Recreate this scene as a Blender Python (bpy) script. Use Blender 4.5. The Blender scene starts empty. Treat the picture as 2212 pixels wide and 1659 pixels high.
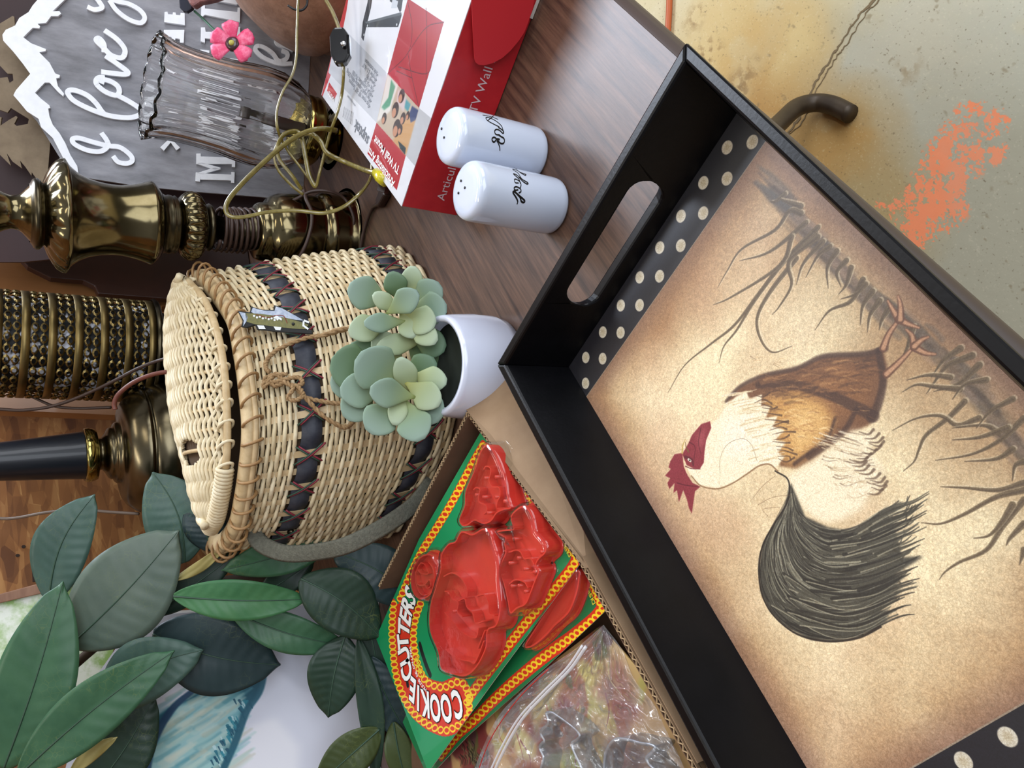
import bpy, bmesh, math, random
import numpy as np
from mathutils import Vector, Matrix
random.seed(7); np.random.seed(7)
SC = bpy.context.scene
COL = SC.collection

# ------------------------------------------------------------------ camera
F = 1734.1209708
CX, CY = 1106.0, 829.5
RM = np.array([[-28.4386-CX, -1326.7305-CY, F], [-160.379-CX, 2890.4136-CY, F]])
_x = RM[0]/np.linalg.norm(RM[0]); _y = RM[1]/np.linalg.norm(RM[1]); _y = _y-_x*(_x@_y); _y /= np.linalg.norm(_y)
R = np.array([_x, _y, np.cross(_x, _y)])            # world <- camera
EYE = np.array([0, 0, 0.5])                          # half a metre above the table top (z = 0)
FWD = R[:, 2]
cam_d = bpy.data.cameras.new('camera'); cam = bpy.data.objects.new('camera', cam_d); COL.objects.link(cam)
M4 = Matrix.Identity(4)
for i in range(3):
    M4[i][0] = R[i, 0]; M4[i][1] = -R[i, 1]; M4[i][2] = -R[i, 2]; M4[i][3] = EYE[i]
cam.matrix_world = M4
cam_d.sensor_width = 36; cam_d.lens = F/2212*36; cam_d.clip_start = .02
SC.camera = cam

# ------------------------------------------------------------------ light and exposure
SC.view_settings.view_transform = 'Standard'; SC.view_settings.look = 'None'
SC.view_settings.exposure = -0.06; SC.view_settings.gamma = 1; SC.view_settings.use_curve_mapping = False
W = bpy.data.worlds.new('hall'); SC.world = W; W.use_nodes = True
wn = W.node_tree.nodes; wl = W.node_tree.links
bg = wn['Background']; tc = wn.new('ShaderNodeTexCoord'); sx = wn.new('ShaderNodeSeparateXYZ'); cr = wn.new('ShaderNodeValToRGB')
mp = wn.new('ShaderNodeMath'); mp.operation = 'MULTIPLY_ADD'; mp.inputs[1].default_value = .5; mp.inputs[2].default_value = .5
wl.new(tc.outputs['Generated'], sx.inputs[0]); wl.new(sx.outputs[2], mp.inputs[0]); wl.new(mp.outputs[0], cr.inputs[0]); wl.new(cr.outputs[0], bg.inputs[0])
e = cr.color_ramp.elements
e[0].position = .3; e[0].color = (.09, .085, .08, 1); e[1].position = 1.0; e[1].color = (.46, .48, .52, 1)
m_ = cr.color_ramp.elements.new(.52); m_.color = (.17, .165, .16, 1)
m_ = cr.color_ramp.elements.new(.7); m_.color = (.36, .36, .38, 1)
bg.inputs[1].default_value = 1.0

def area(name, loc, target, sx_, sy_, power, color):
    d = bpy.data.lights.new(name, 'AREA'); d.shape = 'RECTANGLE'; d.size = sx_; d.size_y = sy_; d.energy = power; d.color = color
    o = bpy.data.objects.new(name, d); COL.objects.link(o); o.location = loc
    o.rotation_euler = (Vector(target)-Vector(loc)).to_track_quat('-Z', 'Z').to_euler(); return o
area('skylight', (3.75, .85, 2.75), (.6, .3, 0), 1.5, 1.15, 150, (.78, .86, 1.0))          # bright opening high on the right
area('open_door', (-.9, -2.6, 1.7), (.6, .6, .1), 2.6, 2.2, 82, (.86, .92, 1.0))        # daylight behind the photographer
area('aisle_fill', (2.0, -3.0, 1.3), (1.2, -.3, -.6), 2.4, 2.2, 85, (.90, .94, 1.0))          # added fill lamp, brightens the aisle floor from the front right
for lx, ly in ((.2, 1.0), (1.9, .3), (.7, -1.1), (2.4, 1.6)):
    area('ceiling_tube', (lx, ly, 2.9), (lx, ly, 0), 1.2, .12, 12, (1.0, .93, .82))

# ------------------------------------------------------------------ picture point -> place in the world
def ray(x, y): return R @ np.array([x-CX, y-CY, F])
def K(x, y, z=0.0):
    r = ray(x, y); return Vector(EYE+r*((z-EYE[2])/r[2]))
def D(x, y, d):
    r = ray(x, y); return Vector(EYE+r*(d/F))
def PL(x, y, p, n):
    r = ray(x, y); n = np.array(n, float); return Vector(EYE+r*(((np.array(p)-EYE)@n)/(r@n)))
def px_of(P):
    q = R.T @ (np.array(P)-EYE); return q[0]/q[2]*F+CX, q[1]/q[2]*F+CY
def depth(P): return float((np.array(P)-EYE)@FWD)
def RA(r, a, z): return Vector(((r+a)/2**.5, (a-r)/2**.5, z))

# ------------------------------------------------------------------ mesh helpers
class MB:
    def __init__(s): s.v = []; s.f = []; s.uv = None
    def add(s, vs, fs):
        b = len(s.v); s.v += [tuple(v) for v in vs]; s.f += [tuple(i+b for i in f) for f in fs]; return s
    def grid(s, rows, close_u=False, close_v=False):
        n = len(rows); m = len(rows[0]); fs = []
        for i in range(n-(0 if close_v else 1)):
            for j in range(m-(0 if close_u else 1)):
                a = i*m+j; b = i*m+(j+1) % m; c = ((i+1) % n)*m+(j+1) % m; d = ((i+1) % n)*m+j
                fs.append((a, b, c, d))
        s.add([p for r in rows for p in r], fs); return s
    def tube(s, pts, r, sides=6, closed=False, flat=1.0, up=None, cap=True):
        P = [Vector(p) for p in pts]; n = len(P); rows = []
        rr = r if isinstance(r, (list, tuple)) else [r]*n
        nrm = None
        for i in range(n):
            a = P[(i-1) % n] if (closed or i > 0) else P[i]; b = P[(i+1) % n] if (closed or i < n-1) else P[i]
            t = (b-a); t = t.normalized() if t.length > 1e-9 else Vector((0, 0, 1))
            if up is not None: u = Vector(up) if not isinstance(up, list) else Vector(up[i])
            elif nrm is None: u = Vector((0, 0, 1)) if abs(t.z) < .9 else Vector((1, 0, 0))
            else: u = nrm
            u = u-t*u.dot(t)
            if u.length < 1e-6: u = t.orthogonal()
            u.normalize(); nrm = u; w = t.cross(u)
            rows.append([P[i]+u*(math.cos(2*math.pi*k/sides)*rr[i]*flat)+w*(math.sin(2*math.pi*k/sides)*rr[i]) for k in range(sides)])
        b0 = len(s.v); s.grid(rows, close_u=True, close_v=closed)
        if cap and not closed:
            s.f.append(tuple(b0+k for k in reversed(range(sides)))); s.f.append(tuple(b0+(n-1)*sides+k for k in range(sides)))
        return s
    def prism(s, pts, ext):
        P = [Vector(p) for p in pts]; E = Vector(ext); n = len(P)
        s.add(P+[p+E for p in P], [tuple(range(n)), tuple(range(2*n-1, n-1, -1))]+[(i, i+n, (i+1) % n+n, (i+1) % n) for i in range(n)]); return s
    def box(s, o, x, y, z):
        o, x, y, z = Vector(o), Vector(x), Vector(y), Vector(z)
        vs = [o, o+x, o+x+y, o+y, o+z, o+x+z, o+x+y+z, o+y+z]
        s.add(vs, [(0, 3, 2, 1), (4, 5, 6, 7), (0, 1, 5, 4), (1, 2, 6, 5), (2, 3, 7, 6), (3, 0, 4, 7)]); return s
    def ribbon(s, pts, ws, n, thick):
        """a flat stroke lying in the plane with normal n, raised by thick"""
        P = [Vector(p) for p in pts]; n = Vector(n).normalized(); m = len(P)
        ws = ws if isinstance(ws, (list, tuple)) else [ws]*m
        rows = []
        for i in range(m):
            t = (P[min(i+1, m-1)]-P[max(i-1, 0)]); t = t-n*t.dot(n); t.normalize(); w = n.cross(t)*(ws[i]/2)
            rows.append([P[i]-w, P[i]-w+n*(thick+(i % 9)*.00003), P[i]+w+n*(thick+(i % 9)*.00003), P[i]+w])
        b = len(s.v); s.grid(rows, close_u=True)
        s.f.append((b, b+1, b+2, b+3)); e_ = b+(m-1)*4; s.f.append((e_+3, e_+2, e_+1, e_)); return s
    def obj(s, name, mat, parent=None, smooth=True, bevel=0, sub=0, solid=0, fix=True, origin=None):
        me = bpy.data.meshes.new(name); me.from_pydata(s.v, [], s.f); me.validate()
        if fix:
            bm = bmesh.new(); bm.from_mesh(me); bmesh.ops.recalc_face_normals(bm, faces=bm.faces); bm.to_mesh(me); bm.free()
        o = bpy.data.objects.new(name, me); COL.objects.link(o)
        if mat: me.materials.append(mat)
        if parent: o.parent = parent; o.matrix_parent_inverse = parent.matrix_world.inverted()
        if smooth: me.polygons.foreach_set('use_smooth', [True]*len(me.polygons))
        if bevel:
            b = o.modifiers.new('b', 'BEVEL'); b.width = bevel; b.segments = 2; b.limit_method = 'ANGLE'; b.angle_limit = math.radians(40)
        if solid:
            b = o.modifiers.new('s', 'SOLIDIFY'); b.thickness = solid; b.offset = 0
        if sub:
            b = o.modifiers.new('u', 'SUBSURF'); b.levels = sub; b.render_levels = sub
        return o

def tag(o, label=None, cat=None, group=None, kind=None):
    if label: o['label'] = label
    if cat: o['category'] = cat
    if group: o['group'] = group
    if kind: o['kind'] = kind
    return o
def empty(name, loc, label=None, cat=None, group=None):
    o = bpy.data.objects.new(name, None); COL.objects.link(o); o.location = loc; o.empty_display_size = .02
    o.matrix_world = Matrix.Translation(Vector(loc)); return tag(o, label, cat, group)

def spline(pts, n=8, closed=False):
    P = [np.array(p, float) for p in pts]; m = len(P); out = []
    rng = range(m if closed else m-1)
    for i in rng:
        p1, p2 = P[i], P[(i+1) % m]
        p0 = P[(i-1) % m] if (closed or i > 0) else 2*p1-p2
        p3 = P[(i+2) % m] if (closed or i+2 < m) else 2*p2-p1
        for k in range(n):
            t = k/n; out.append(.5*((2*p1)+(-p0+p2)*t+(2*p0-5*p1+4*p2-p3)*t*t+(-p0+3*p1-3*p2+p3)*t**3))
    if not closed: out.append(P[-1])
    return out
def vspline(pts, n=8, closed=False): return [Vector(p) for p in spline(pts, n, closed)]

def lathe(mb, A, B, prof, seg=48, lobes=None, a0=0, a1=2*math.pi):
    """prof: (t, r) along the axis A->B; lobes: {index: (count, amplitude)}"""
    A = Vector(A); B = Vector(B); ax = (B-A).normalized(); u = ax.orthogonal().normalized(); w = ax.cross(u); rows = []
    for i, (t, r) in enumerate(prof):
        c = A+(B-A)*t; row = []
        for k in range(seg):
            th = a0+(a1-a0)*k/(seg if a1-a0 > 6.2 else seg-1)
            rr = r
            if lobes and i in lobes: rr = r*(1+lobes[i][1]*(abs(math.cos(th*lobes[i][0]/2))-.6))
            row.append(c+u*(math.cos(th)*rr)+w*(math.sin(th)*rr))
        rows.append(row)
    mb.grid(rows, close_u=(a1-a0 > 6.2)); return mb
def prof_px(A, B, lst):
    """silhouette given as (picture x, half width in picture) -> (t, radius)"""
    A = Vector(A); B = Vector(B); out = []
    for x, hw in lst:
        lo, hi = -.6, 1.8
        for _ in range(40):
            m = (lo+hi)/2; P = A+(B-A)*m
            if px_of(P)[0] > x: lo = m
            else: hi = m
        P = A+(B-A)*lo; out.append((lo, hw*depth(P)/F))
    return out

# ------------------------------------------------------------------ materials
def s2l(c):
    c = [v/255 if max(c) > 1.0001 else v for v in c[:3]]
    return tuple(v/12.92 if v <= .04045 else ((v+.055)/1.055)**2.4 for v in c)+(1,)
def mat(name, col, rough=.5, metal=0, spec=.5, coat=0, col2=None, nscale=20, ndet=4, nstretch=(1, 1, 1), bump=0, bscale=80, nmix=(.35, .65), trans=0, ior=1.45, rot=(0, 0, 0), alpha=1, sheen=0):
    m = bpy.data.materials.new(name); m.use_nodes = True; nt = m.node_tree; p = nt.nodes['Principled BSDF']
    p.inputs['Base Color'].default_value = s2l(col); p.inputs['Roughness'].default_value = rough; p.inputs['Metallic'].default_value = metal
    p.inputs['Specular IOR Level'].default_value = spec; p.inputs['Coat Weight'].default_value = coat
    p.inputs['Transmission Weight'].default_value = trans; p.inputs['IOR'].default_value = ior; p.inputs['Alpha'].default_value = alpha
    if sheen: p.inputs['Sheen Weight'].default_value = sheen
    if col2 is not None or bump:
        t = nt.nodes.new('ShaderNodeTexCoord'); mp = nt.nodes.new('ShaderNodeMapping'); mp.inputs['Scale'].default_value = nstretch; mp.inputs['Rotation'].default_value = rot
        nt.links.new(t.outputs['Object'], mp.inputs[0])
    if col2 is not None:
        n = nt.nodes.new('ShaderNodeTexNoise'); n.inputs['Scale'].default_value = nscale; n.inputs['Detail'].default_value = ndet; n.inputs['Roughness'].default_value = .65
        r = nt.nodes.new('ShaderNodeValToRGB'); r.color_ramp.elements[0].position = nmix[0]; r.color_ramp.elements[1].position = nmix[1]
        r.color_ramp.elements[0].color = s2l(col); r.color_ramp.elements[1].color = s2l(col2)
        nt.links.new(mp.outputs[0], n.inputs[0]); nt.links.new(n.outputs[0], r.inputs[0]); nt.links.new(r.outputs[0], p.inputs['Base Color'])
    if bump:
        n = nt.nodes.new('ShaderNodeTexNoise'); n.inputs['Scale'].default_value = bscale; n.inputs['Detail'].default_value = 5
        b = nt.nodes.new('ShaderNodeBump'); b.inputs['Strength'].default_value = bump; b.inputs['Distance'].default_value = .002
        nt.links.new(mp.outputs[0], n.inputs[0]); nt.links.new(n.outputs[0], b.inputs['Height']); nt.links.new(b.outputs[0], p.inputs['Normal'])
    return m
def film(name, tint=(1, 1, 1), rough=.04, refl=1.0, bump=0, bscale=60, base=.04, haze=0):
    """thin clear plastic film: see-through with mirror-like glints"""
    m = bpy.data.materials.new(name); m.use_nodes = True; nt = m.node_tree; nt.nodes.clear()
    o = nt.nodes.new('ShaderNodeOutputMaterial'); t = nt.nodes.new('ShaderNodeBsdfTransparent'); g = nt.nodes.new('ShaderNodeBsdfGlossy'); mx = nt.nodes.new('ShaderNodeMixShader')
    fr0 = nt.nodes.new('ShaderNodeLayerWeight'); fr0.inputs[0].default_value = .5; fr = nt.nodes.new('ShaderNodeMath'); fr.operation = 'POWER'; fr.inputs[1].default_value = 3.5; nt.links.new(fr0.outputs['Facing'], fr.inputs[0]); ad = nt.nodes.new('ShaderNodeMath'); ad.operation = 'MULTIPLY_ADD'; ad.inputs[1].default_value = refl; ad.inputs[2].default_value = base
    t.inputs[0].default_value = tuple(tint)+(1,); g.inputs['Roughness'].default_value = rough
    nt.links.new(fr.outputs[0], ad.inputs[0]); nt.links.new(ad.outputs[0], mx.inputs[0]); nt.links.new(t.outputs[0], mx.inputs[1]); nt.links.new(g.outputs[0], mx.inputs[2])
    if haze:
        df = nt.nodes.new('ShaderNodeBsdfDiffuse'); df.inputs[0].default_value = (.9, .9, .92, 1); m2 = nt.nodes.new('ShaderNodeMixShader'); m2.inputs[0].default_value = haze; nt.links.new(mx.outputs[0], m2.inputs[1]); nt.links.new(df.outputs[0], m2.inputs[2]); nt.links.new(m2.outputs[0], o.inputs[0])
    else: nt.links.new(mx.outputs[0], o.inputs[0])
    if bump:
        c = nt.nodes.new('ShaderNodeTexCoord'); n = nt.nodes.new('ShaderNodeTexNoise'); n.inputs['Scale'].default_value = bscale; n.inputs['Detail'].default_value = 4
        b = nt.nodes.new('ShaderNodeBump'); b.inputs['Strength'].default_value = bump; b.inputs['Distance'].default_value = .004
        nt.links.new(c.outputs['Object'], n.inputs[0]); nt.links.new(n.outputs[0], b.inputs['Height']); nt.links.new(b.outputs[0], g.inputs['Normal']); nt.links.new(b.outputs[0], fr0.inputs['Normal'])
    return m

# ------------------------------------------------------------------ painter for flat prints
def vnoise(h, w, cells, oct=3, seed=0):
    rs = np.random.RandomState(seed); out = np.zeros((h, w)); amp = 1; tot = 0
    for o in range(oct):
        ch = max(2, int(cells*h/max(h, w)))+2; cw = max(2, int(cells*w/max(h, w)))+2; g = rs.rand(ch, cw)
        y = np.linspace(0, ch-1.001, h); x = np.linspace(0, cw-1.001, w); yi = y.astype(int); xi = x.astype(int); fy = (y-yi)[:, None]; fx = (x-xi)[None]
        fy = fy*fy*(3-2*fy); fx = fx*fx*(3-2*fx)
        a = g[yi][:, xi]; b = g[yi][:, xi+1]; c = g[yi+1][:, xi]; d = g[yi+1][:, xi+1]
        out += amp*((a*(1-fx)+b*fx)*(1-fy)+(c*(1-fx)+d*fx)*fy); tot += amp; amp *= .5; cells *= 2
    return out/tot
class Canvas:
    def __init__(s, w, h, col, to):
        """to(picture x, y) -> canvas column, row"""
        s.w, s.h = w, h; s.a = np.ones((h, w, 3), np.float32)*np.array(col, np.float32)/255; s.to = to
    def P(s, pts): return np.array([s.to(*p) for p in pts], float)
    def blend(s, x0, y0, m, col, alpha=1):
        h, w = m.shape; r = s.a[y0:y0+h, x0:x0+w]; m = (m*alpha)[..., None]; r[:] = r*(1-m)+np.array(col, np.float32)/255*m
    def poly(s, pts, col, alpha=1, soft=0, raw=False, rag=0):
        P = np.array(pts, float) if raw else s.P(pts); pad = int(soft*2+rag+2)
        x0 = max(0, int(P[:, 0].min())-pad); x1 = min(s.w, int(P[:, 0].max())+pad); y0 = max(0, int(P[:, 1].min())-pad); y1 = min(s.h, int(P[:, 1].max())+pad)
        if x1 <= x0 or y1 <= y0: return
        X, Y = np.meshgrid(np.arange(x0, x1)+.5, np.arange(y0, y1)+.5); m = np.zeros(X.shape, bool)
        if rag:
            X = X+(vnoise(*X.shape, 60, 2, 1)-.5)*2*rag; Y = Y+(vnoise(*X.shape, 60, 2, 2)-.5)*2*rag
        for i in range(len(P)):
            (ax, ay), (bx, by) = P[i-1], P[i]
            if ay == by: continue
            c = ((ay > Y) != (by > Y)) & (X < (bx-ax)*(Y-ay)/(by-ay)+ax); m ^= c
        m = m.astype(np.float32); k = int(soft)
        for _ in range(2 if k else 0):
            for ax in (0, 1):
                c = np.cumsum(np.pad(m, [(k+1, k) if i == ax else (0, 0) for i in (0, 1)], mode='edge'), axis=ax)
                m = (np.take(c, range(2*k+1, c.shape[ax]), ax)-np.take(c, range(0, c.shape[ax]-2*k-1), ax))/(2*k+1)
        s.blend(x0, y0, m, col, alpha)
    def stroke(s, pts, w0, col, w1=None, alpha=1, soft=1.2, n=6, raw=False, mid=None, closed=False):
        """tapering brush line; widths in canvas pixels"""
        P = np.array(pts, float) if raw else s.P(pts)
        P = np.array(spline(P, n, closed)) if len(P) > 2 else P
        if closed: P = np.vstack([P, P[:1]])
        w1 = w0 if w1 is None else w1; L = len(P); ws = [w0+(w1-w0)*i/(L-1) for i in range(L)]
        if mid is not None: ws = [(w0*(1-t)+w1*t)*(1-4*t*(1-t))+mid*4*t*(1-t) for t in [i/(L-1) for i in range(L)]]
        mw = max(ws)+3; x0 = max(0, int(P[:, 0].min()-mw)); x1 = min(s.w, int(P[:, 0].max()+mw)); y0 = max(0, int(P[:, 1].min()-mw)); y1 = min(s.h, int(P[:, 1].max()+mw))
        if x1 <= x0 or y1 <= y0: return
        M = np.zeros((y1-y0, x1-x0), np.float32)
        for i in range(L-1):
            a, b = P[i], P[i+1]; r = max(ws[i], ws[i+1])/2+2
            u0 = max(x0, int(min(a[0], b[0])-r)); u1 = min(x1, int(max(a[0], b[0])+r)+1); v0 = max(y0, int(min(a[1], b[1])-r)); v1 = min(y1, int(max(a[1], b[1])+r)+1)
            if u1 <= u0 or v1 <= v0: continue
            X, Y = np.meshgrid(np.arange(u0, u1)+.5, np.arange(v0, v1)+.5); d = b-a; q = max(1e-6, d@d)
            t = np.clip(((X-a[0])*d[0]+(Y-a[1])*d[1])/q, 0, 1); dist = np.hypot(X-a[0]-t*d[0], Y-a[1]-t*d[1]); hw = (ws[i]*(1-t)+ws[i+1]*t)/2
            c = np.clip((hw-dist)/soft+.5, 0, 1)*np.clip(hw*2, 0, 1); sub = M[v0-y0:v1-y0, u0-x0:u1-x0]; np.maximum(sub, c, out=sub)
        s.blend(x0, y0, M, col, alpha)
    def image(s, name):
        im = bpy.data.images.new(name, s.w, s.h); a = np.ones((s.h, s.w, 4), np.float32); a[..., :3] = np.clip(s.a[::-1], 0, 1); im.pixels.foreach_set(a.ravel()); im.update(); im.pack(); return im
def print_mat(name, canvas, rough=.45, crackle=0, spec=.5, gain=1.0, coat=0):
    m = mat(name, (255, 255, 255), rough=rough, spec=spec, coat=coat); nt = m.node_tree; p = nt.nodes['Principled BSDF']
    t = nt.nodes.new('ShaderNodeTexImage'); t.image = canvas.image(name); u = nt.nodes.new('ShaderNodeUVMap'); nt.links.new(u.outputs[0], t.inputs[0]); out = t.outputs[0]
    if gain != 1:
        g = nt.nodes.new('ShaderNodeMix'); g.data_type = 'RGBA'; g.blend_type = 'MULTIPLY'; g.inputs[0].default_value = 1; g.inputs[7].default_value = (gain, gain, gain, 1); nt.links.new(out, g.inputs[6]); out = g.outputs[2]
    if crackle:
        c = nt.nodes.new('ShaderNodeTexCoord'); v = nt.nodes.new('ShaderNodeTexVoronoi'); v.feature = 'DISTANCE_TO_EDGE'; v.inputs['Scale'].default_value = crackle
        n = nt.nodes.new('ShaderNodeTexNoise'); n.inputs['Scale'].default_value = 150; ad = nt.nodes.new('ShaderNodeMix'); ad.data_type = 'RGBA'; ad.blend_type = 'LINEAR_LIGHT'; ad.inputs[0].default_value = .004
        nt.links.new(c.outputs['Object'], n.inputs[0]); nt.links.new(c.outputs['Object'], ad.inputs[6]); nt.links.new(n.outputs[1], ad.inputs[7]); nt.links.new(ad.outputs[2], v.inputs[0])
        r = nt.nodes.new('ShaderNodeValToRGB'); r.color_ramp.elements[0].position = .0; r.color_ramp.elements[0].color = (.60, .50, .40, 1); r.color_ramp.elements[1].position = .13; r.color_ramp.elements[1].color = (1, 1, 1, 1)
        nt.links.new(v.outputs[0], r.inputs[0]); g = nt.nodes.new('ShaderNodeMix'); g.data_type = 'RGBA'; g.blend_type = 'MULTIPLY'; g.inputs[0].default_value = .55
        nt.links.new(out, g.inputs[6]); nt.links.new(r.outputs[0], g.inputs[7]); out = g.outputs[2]
        v2_ = nt.nodes.new('ShaderNodeTexVoronoi'); v2_.inputs['Scale'].default_value = crackle*1.25; nt.links.new(ad.outputs[2], v2_.inputs[0]); r2_ = nt.nodes.new('ShaderNodeValToRGB')
        r2_.color_ramp.elements[0].position = .1; r2_.color_ramp.elements[0].color = (1.06, 1.05, 1.02, 1); r2_.color_ramp.elements[1].position = .75; r2_.color_ramp.elements[1].color = (.80, .75, .68, 1); nt.links.new(v2_.outputs[0], r2_.inputs[0])
        g2_ = nt.nodes.new('ShaderNodeMix'); g2_.data_type = 'RGBA'; g2_.blend_type = 'MULTIPLY'; g2_.inputs[0].default_value = .7; nt.links.new(out, g2_.inputs[6]); nt.links.new(r2_.outputs[0], g2_.inputs[7]); out = g2_.outputs[2]
    nt.links.new(out, p.inputs['Base Color']); return m
def uv_from(o, fn):
    me = o.data; uv = me.uv_layers.new(name='UVMap'); mw = o.matrix_world
    for l in me.loops: uv.data[l.index].uv = fn(mw @ me.vertices[l.vertex_index].co)

def text_mesh(s, o, xd, yd, size, bold=0, align='LEFT', raise_=.0002, thick=0, shear=0, cond=1.0):
    """text as flat letters: verts, faces in world, origin o, reading along xd with yd up"""
    c = bpy.data.curves.new('t', 'FONT'); c.body = s; c.size = size; c.offset = bold; c.align_x = align; c.extrude = thick; c.shear = shear; c.resolution_u = 3
    ob = bpy.data.objects.new('t', c); me = bpy.data.meshes.new_from_object(ob)
    xd = Vector(xd).normalized(); yd = Vector(yd).normalized(); n = xd.cross(yd)
    vs = [Vector(o)+xd*(v.co.x*cond)+yd*v.co.y+n*(v.co.z+raise_) for v in me.vertices]; fs = [tuple(p.vertices) for p in me.polygons]
    bpy.data.objects.remove(ob); bpy.data.curves.remove(c); bpy.data.meshes.remove(me); return vs, fs
# ================================================================== STRUCTURE
FZ = -.72
FW_, FH_ = 1500, 1500
fx0, fx1, fy0, fy1 = .35, 1.75, -.35, .75
def fto(x, y): p = K(x, y, FZ); return ((p.x-fx0)/(fx1-fx0)*FW_, (p.y-fy0)/(fy1-fy0)*FH_)
cf = Canvas(FW_, FH_, (206, 192, 152), fto)
n1, n2, n3, n4 = vnoise(FH_, FW_, 6, 5, 51), vnoise(FH_, FW_, 24, 4, 52), vnoise(FH_, FW_, 420, 2, 53), vnoise(FH_, FW_, 90, 3, 54)
gy, gx = np.mgrid[0:FH_, 0:FW_]
def blob(x, y, r): cx_, cy_ = fto(x, y); return np.clip(1-np.hypot((gx-cx_)*(fx1-fx0)/FW_, (gy-cy_)*(fy1-fy0)/FH_)/r, 0, 1)
def tone(m, col):
    m = np.clip(m, 0, 1)[..., None]; cf.a[:] = cf.a*(1-m)+np.array(col, np.float32)/255*m
tone(np.clip((n1-.45)*4, 0, 1)*.7, (188, 170, 126)); tone(np.clip((n2-.52)*5, 0, 1)*.45, (214, 204, 172))
for x, y, r, col, k in ((2150, 160, .45, (186, 184, 164), 1.8), (2090, 560, .34, (176, 172, 150), 1.8), (2000, 60, .2, (196, 190, 166), 1.3), (1600, 110, .20, (206, 172, 108), 1.5), (1660, 180, .16, (188, 146, 84), 1.3), (1780, 360, .17, (184, 146, 86), 1.8), (1560, 30, .14, (204, 178, 122), 1.2), (1720, 90, .12, (216, 190, 132), 1.1), (1880, 480, .15, (180, 158, 112), 1.5)):
    tone(blob(x, y, r)*k*(.35+1.2*np.clip((n1*.5+n2*.5-.30)*2, 0, 1)), col)
for x, y, r, k in ((1530, 120, .05, .8), (1590, 200, .05, .8), (1620, 150, .035, .5), (1900, 560, .04, .5), (1960, 150, .03, .4), (1500, 40, .04, .5)): tone(blob(x, y, r)*k*np.clip((n4-.45)*6, 0, 1), (128, 96, 56))
tone(np.clip((n4-.76)*9, 0, 1)*.4, (122, 104, 74)); tone(np.clip((n3-.80)*10, 0, 1)*.5, (96, 80, 58)); tone(np.clip((n3-.30)*-6, 0, 1)*.25, (228, 220, 192))
# sprayed orange mark
mk = np.zeros((FH_, FW_))
def spray(x, y, r, k): np.maximum(mk, np.clip(blob(x, y, r)*1.6, 0, 1)*k, out=mk)
for x, y, r, k in ((2000, 470, .05, 1), (2035, 445, .05, 1), (1975, 440, .04, .8), (2055, 420, .04, .8), (2010, 400, .045, .85), (2030, 360, .045, .85), (2050, 320, .04, .85), (2070, 285, .035, .8), (2085, 240, .022, .6), (1940, 450, .035, .62), (2085, 360, .035, .62), (2110, 320, .02, .5), (2150, 270, .03, .62), (2140, 340, .022, .6), (2165, 330, .02, .6), (1990, 510, .03, 1), (2100, 250, .03, .5), (2040, 480, .03, .7), (1905, 445, .02, .5)): spray(x, y, r, k)
mkk = np.clip((mk+(vnoise(FH_, FW_, 110, 4, 57)-.5)*2.0+(n3-.5)*1.1-.52)*6, 0, 1)*np.clip(mk*3, 0, 1); tone(mkk*.95, (255, 150, 104)); tone(mkk*np.clip((n2-.5)*4, 0, 1)*.6, (236, 160, 124))
ra_ = np.clip(np.minimum(np.minimum(gx, FW_-gx), np.minimum(gy, FH_-gy))/90, 0, 1)
conc = mat('concrete', (205, 186, 144), rough=.75, col2=(190, 176, 140), nscale=3.2, ndet=8, nmix=(.36, .66), bump=.35, bscale=45)
nt = conc.node_tree; pbs = nt.nodes['Principled BSDF']; src = pbs.inputs['Base Color'].links[0].from_socket
im = bpy.data.images.new('floor_stains', FW_, FH_, alpha=True); aa = np.ones((FH_, FW_, 4), np.float32); aa[..., :3] = np.clip(cf.a, 0, 1); aa[..., 3] = ra_; im.alpha_mode = 'CHANNEL_PACKED'; im.pixels.foreach_set(aa.ravel()); im.update(); im.pack()
ti = nt.nodes.new('ShaderNodeTexImage'); ti.image = im; ti.extension = 'CLIP'; uvn = nt.nodes.new('ShaderNodeUVMap'); mx_ = nt.nodes.new('ShaderNodeMix'); mx_.data_type = 'RGBA'
nt.links.new(uvn.outputs[0], ti.inputs[0]); nt.links.new(ti.outputs['Alpha'], mx_.inputs[0]); nt.links.new(src, mx_.inputs[6]); nt.links.new(ti.outputs[0], mx_.inputs[7]); nt.links.new(mx_.outputs[2], pbs.inputs['Base Color'])
mb = MB().box((-3, -3.5, FZ-.1), (7, 0, 0), (0, 6.5, 0), (0, 0, .1)); floor = tag(mb.obj('floor', conc, smooth=False), kind='structure')
uv_from(floor, lambda p: ((p.x-fx0)/(fx1-fx0), (p.y-fy0)/(fy1-fy0)))
crk = mat('crack_dark', (128, 110, 82), rough=.95)
for offs, wd in ((0, .0048), (11, .002)):
    pts = [(1905+offs, -40), (1886+offs, 0), (1860+offs, 30), (1838+offs*1.3, 58), (1815+offs*1.3, 96), (1800+offs, 118), (1780+offs, 150), (1768+offs, 168), (1752+offs, 196), (1735+offs, 240), (1712+offs, 275), (1690, 300)]
    P = vspline([K(x, y, FZ+.0004) for x, y in pts], 5); P = [p+Vector((random.uniform(-1, 1), random.uniform(-1, 1), 0))*.0022 for p in P]
    MB().ribbon(P, [wd*random.uniform(.5, 1.3) for _ in P], (0, 0, 1), .0006).obj('crack', crk, floor, smooth=False)
cord_or = mat('orange_cord', (190, 95, 50), rough=.5)
mb = MB().tube(vspline([K(1449, -260, FZ+.007), K(1447, -100, FZ+.007), K(1446, 0, FZ+.007), K(1443, 62, FZ+.007), K(1436, 160, FZ+.007), K(1400, 300, FZ+.007)]), .0065, 8)
tag(mb.obj('extension_cord', cord_or), 'orange-brown cord lying on the concrete floor beside the table', 'cord')

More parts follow.
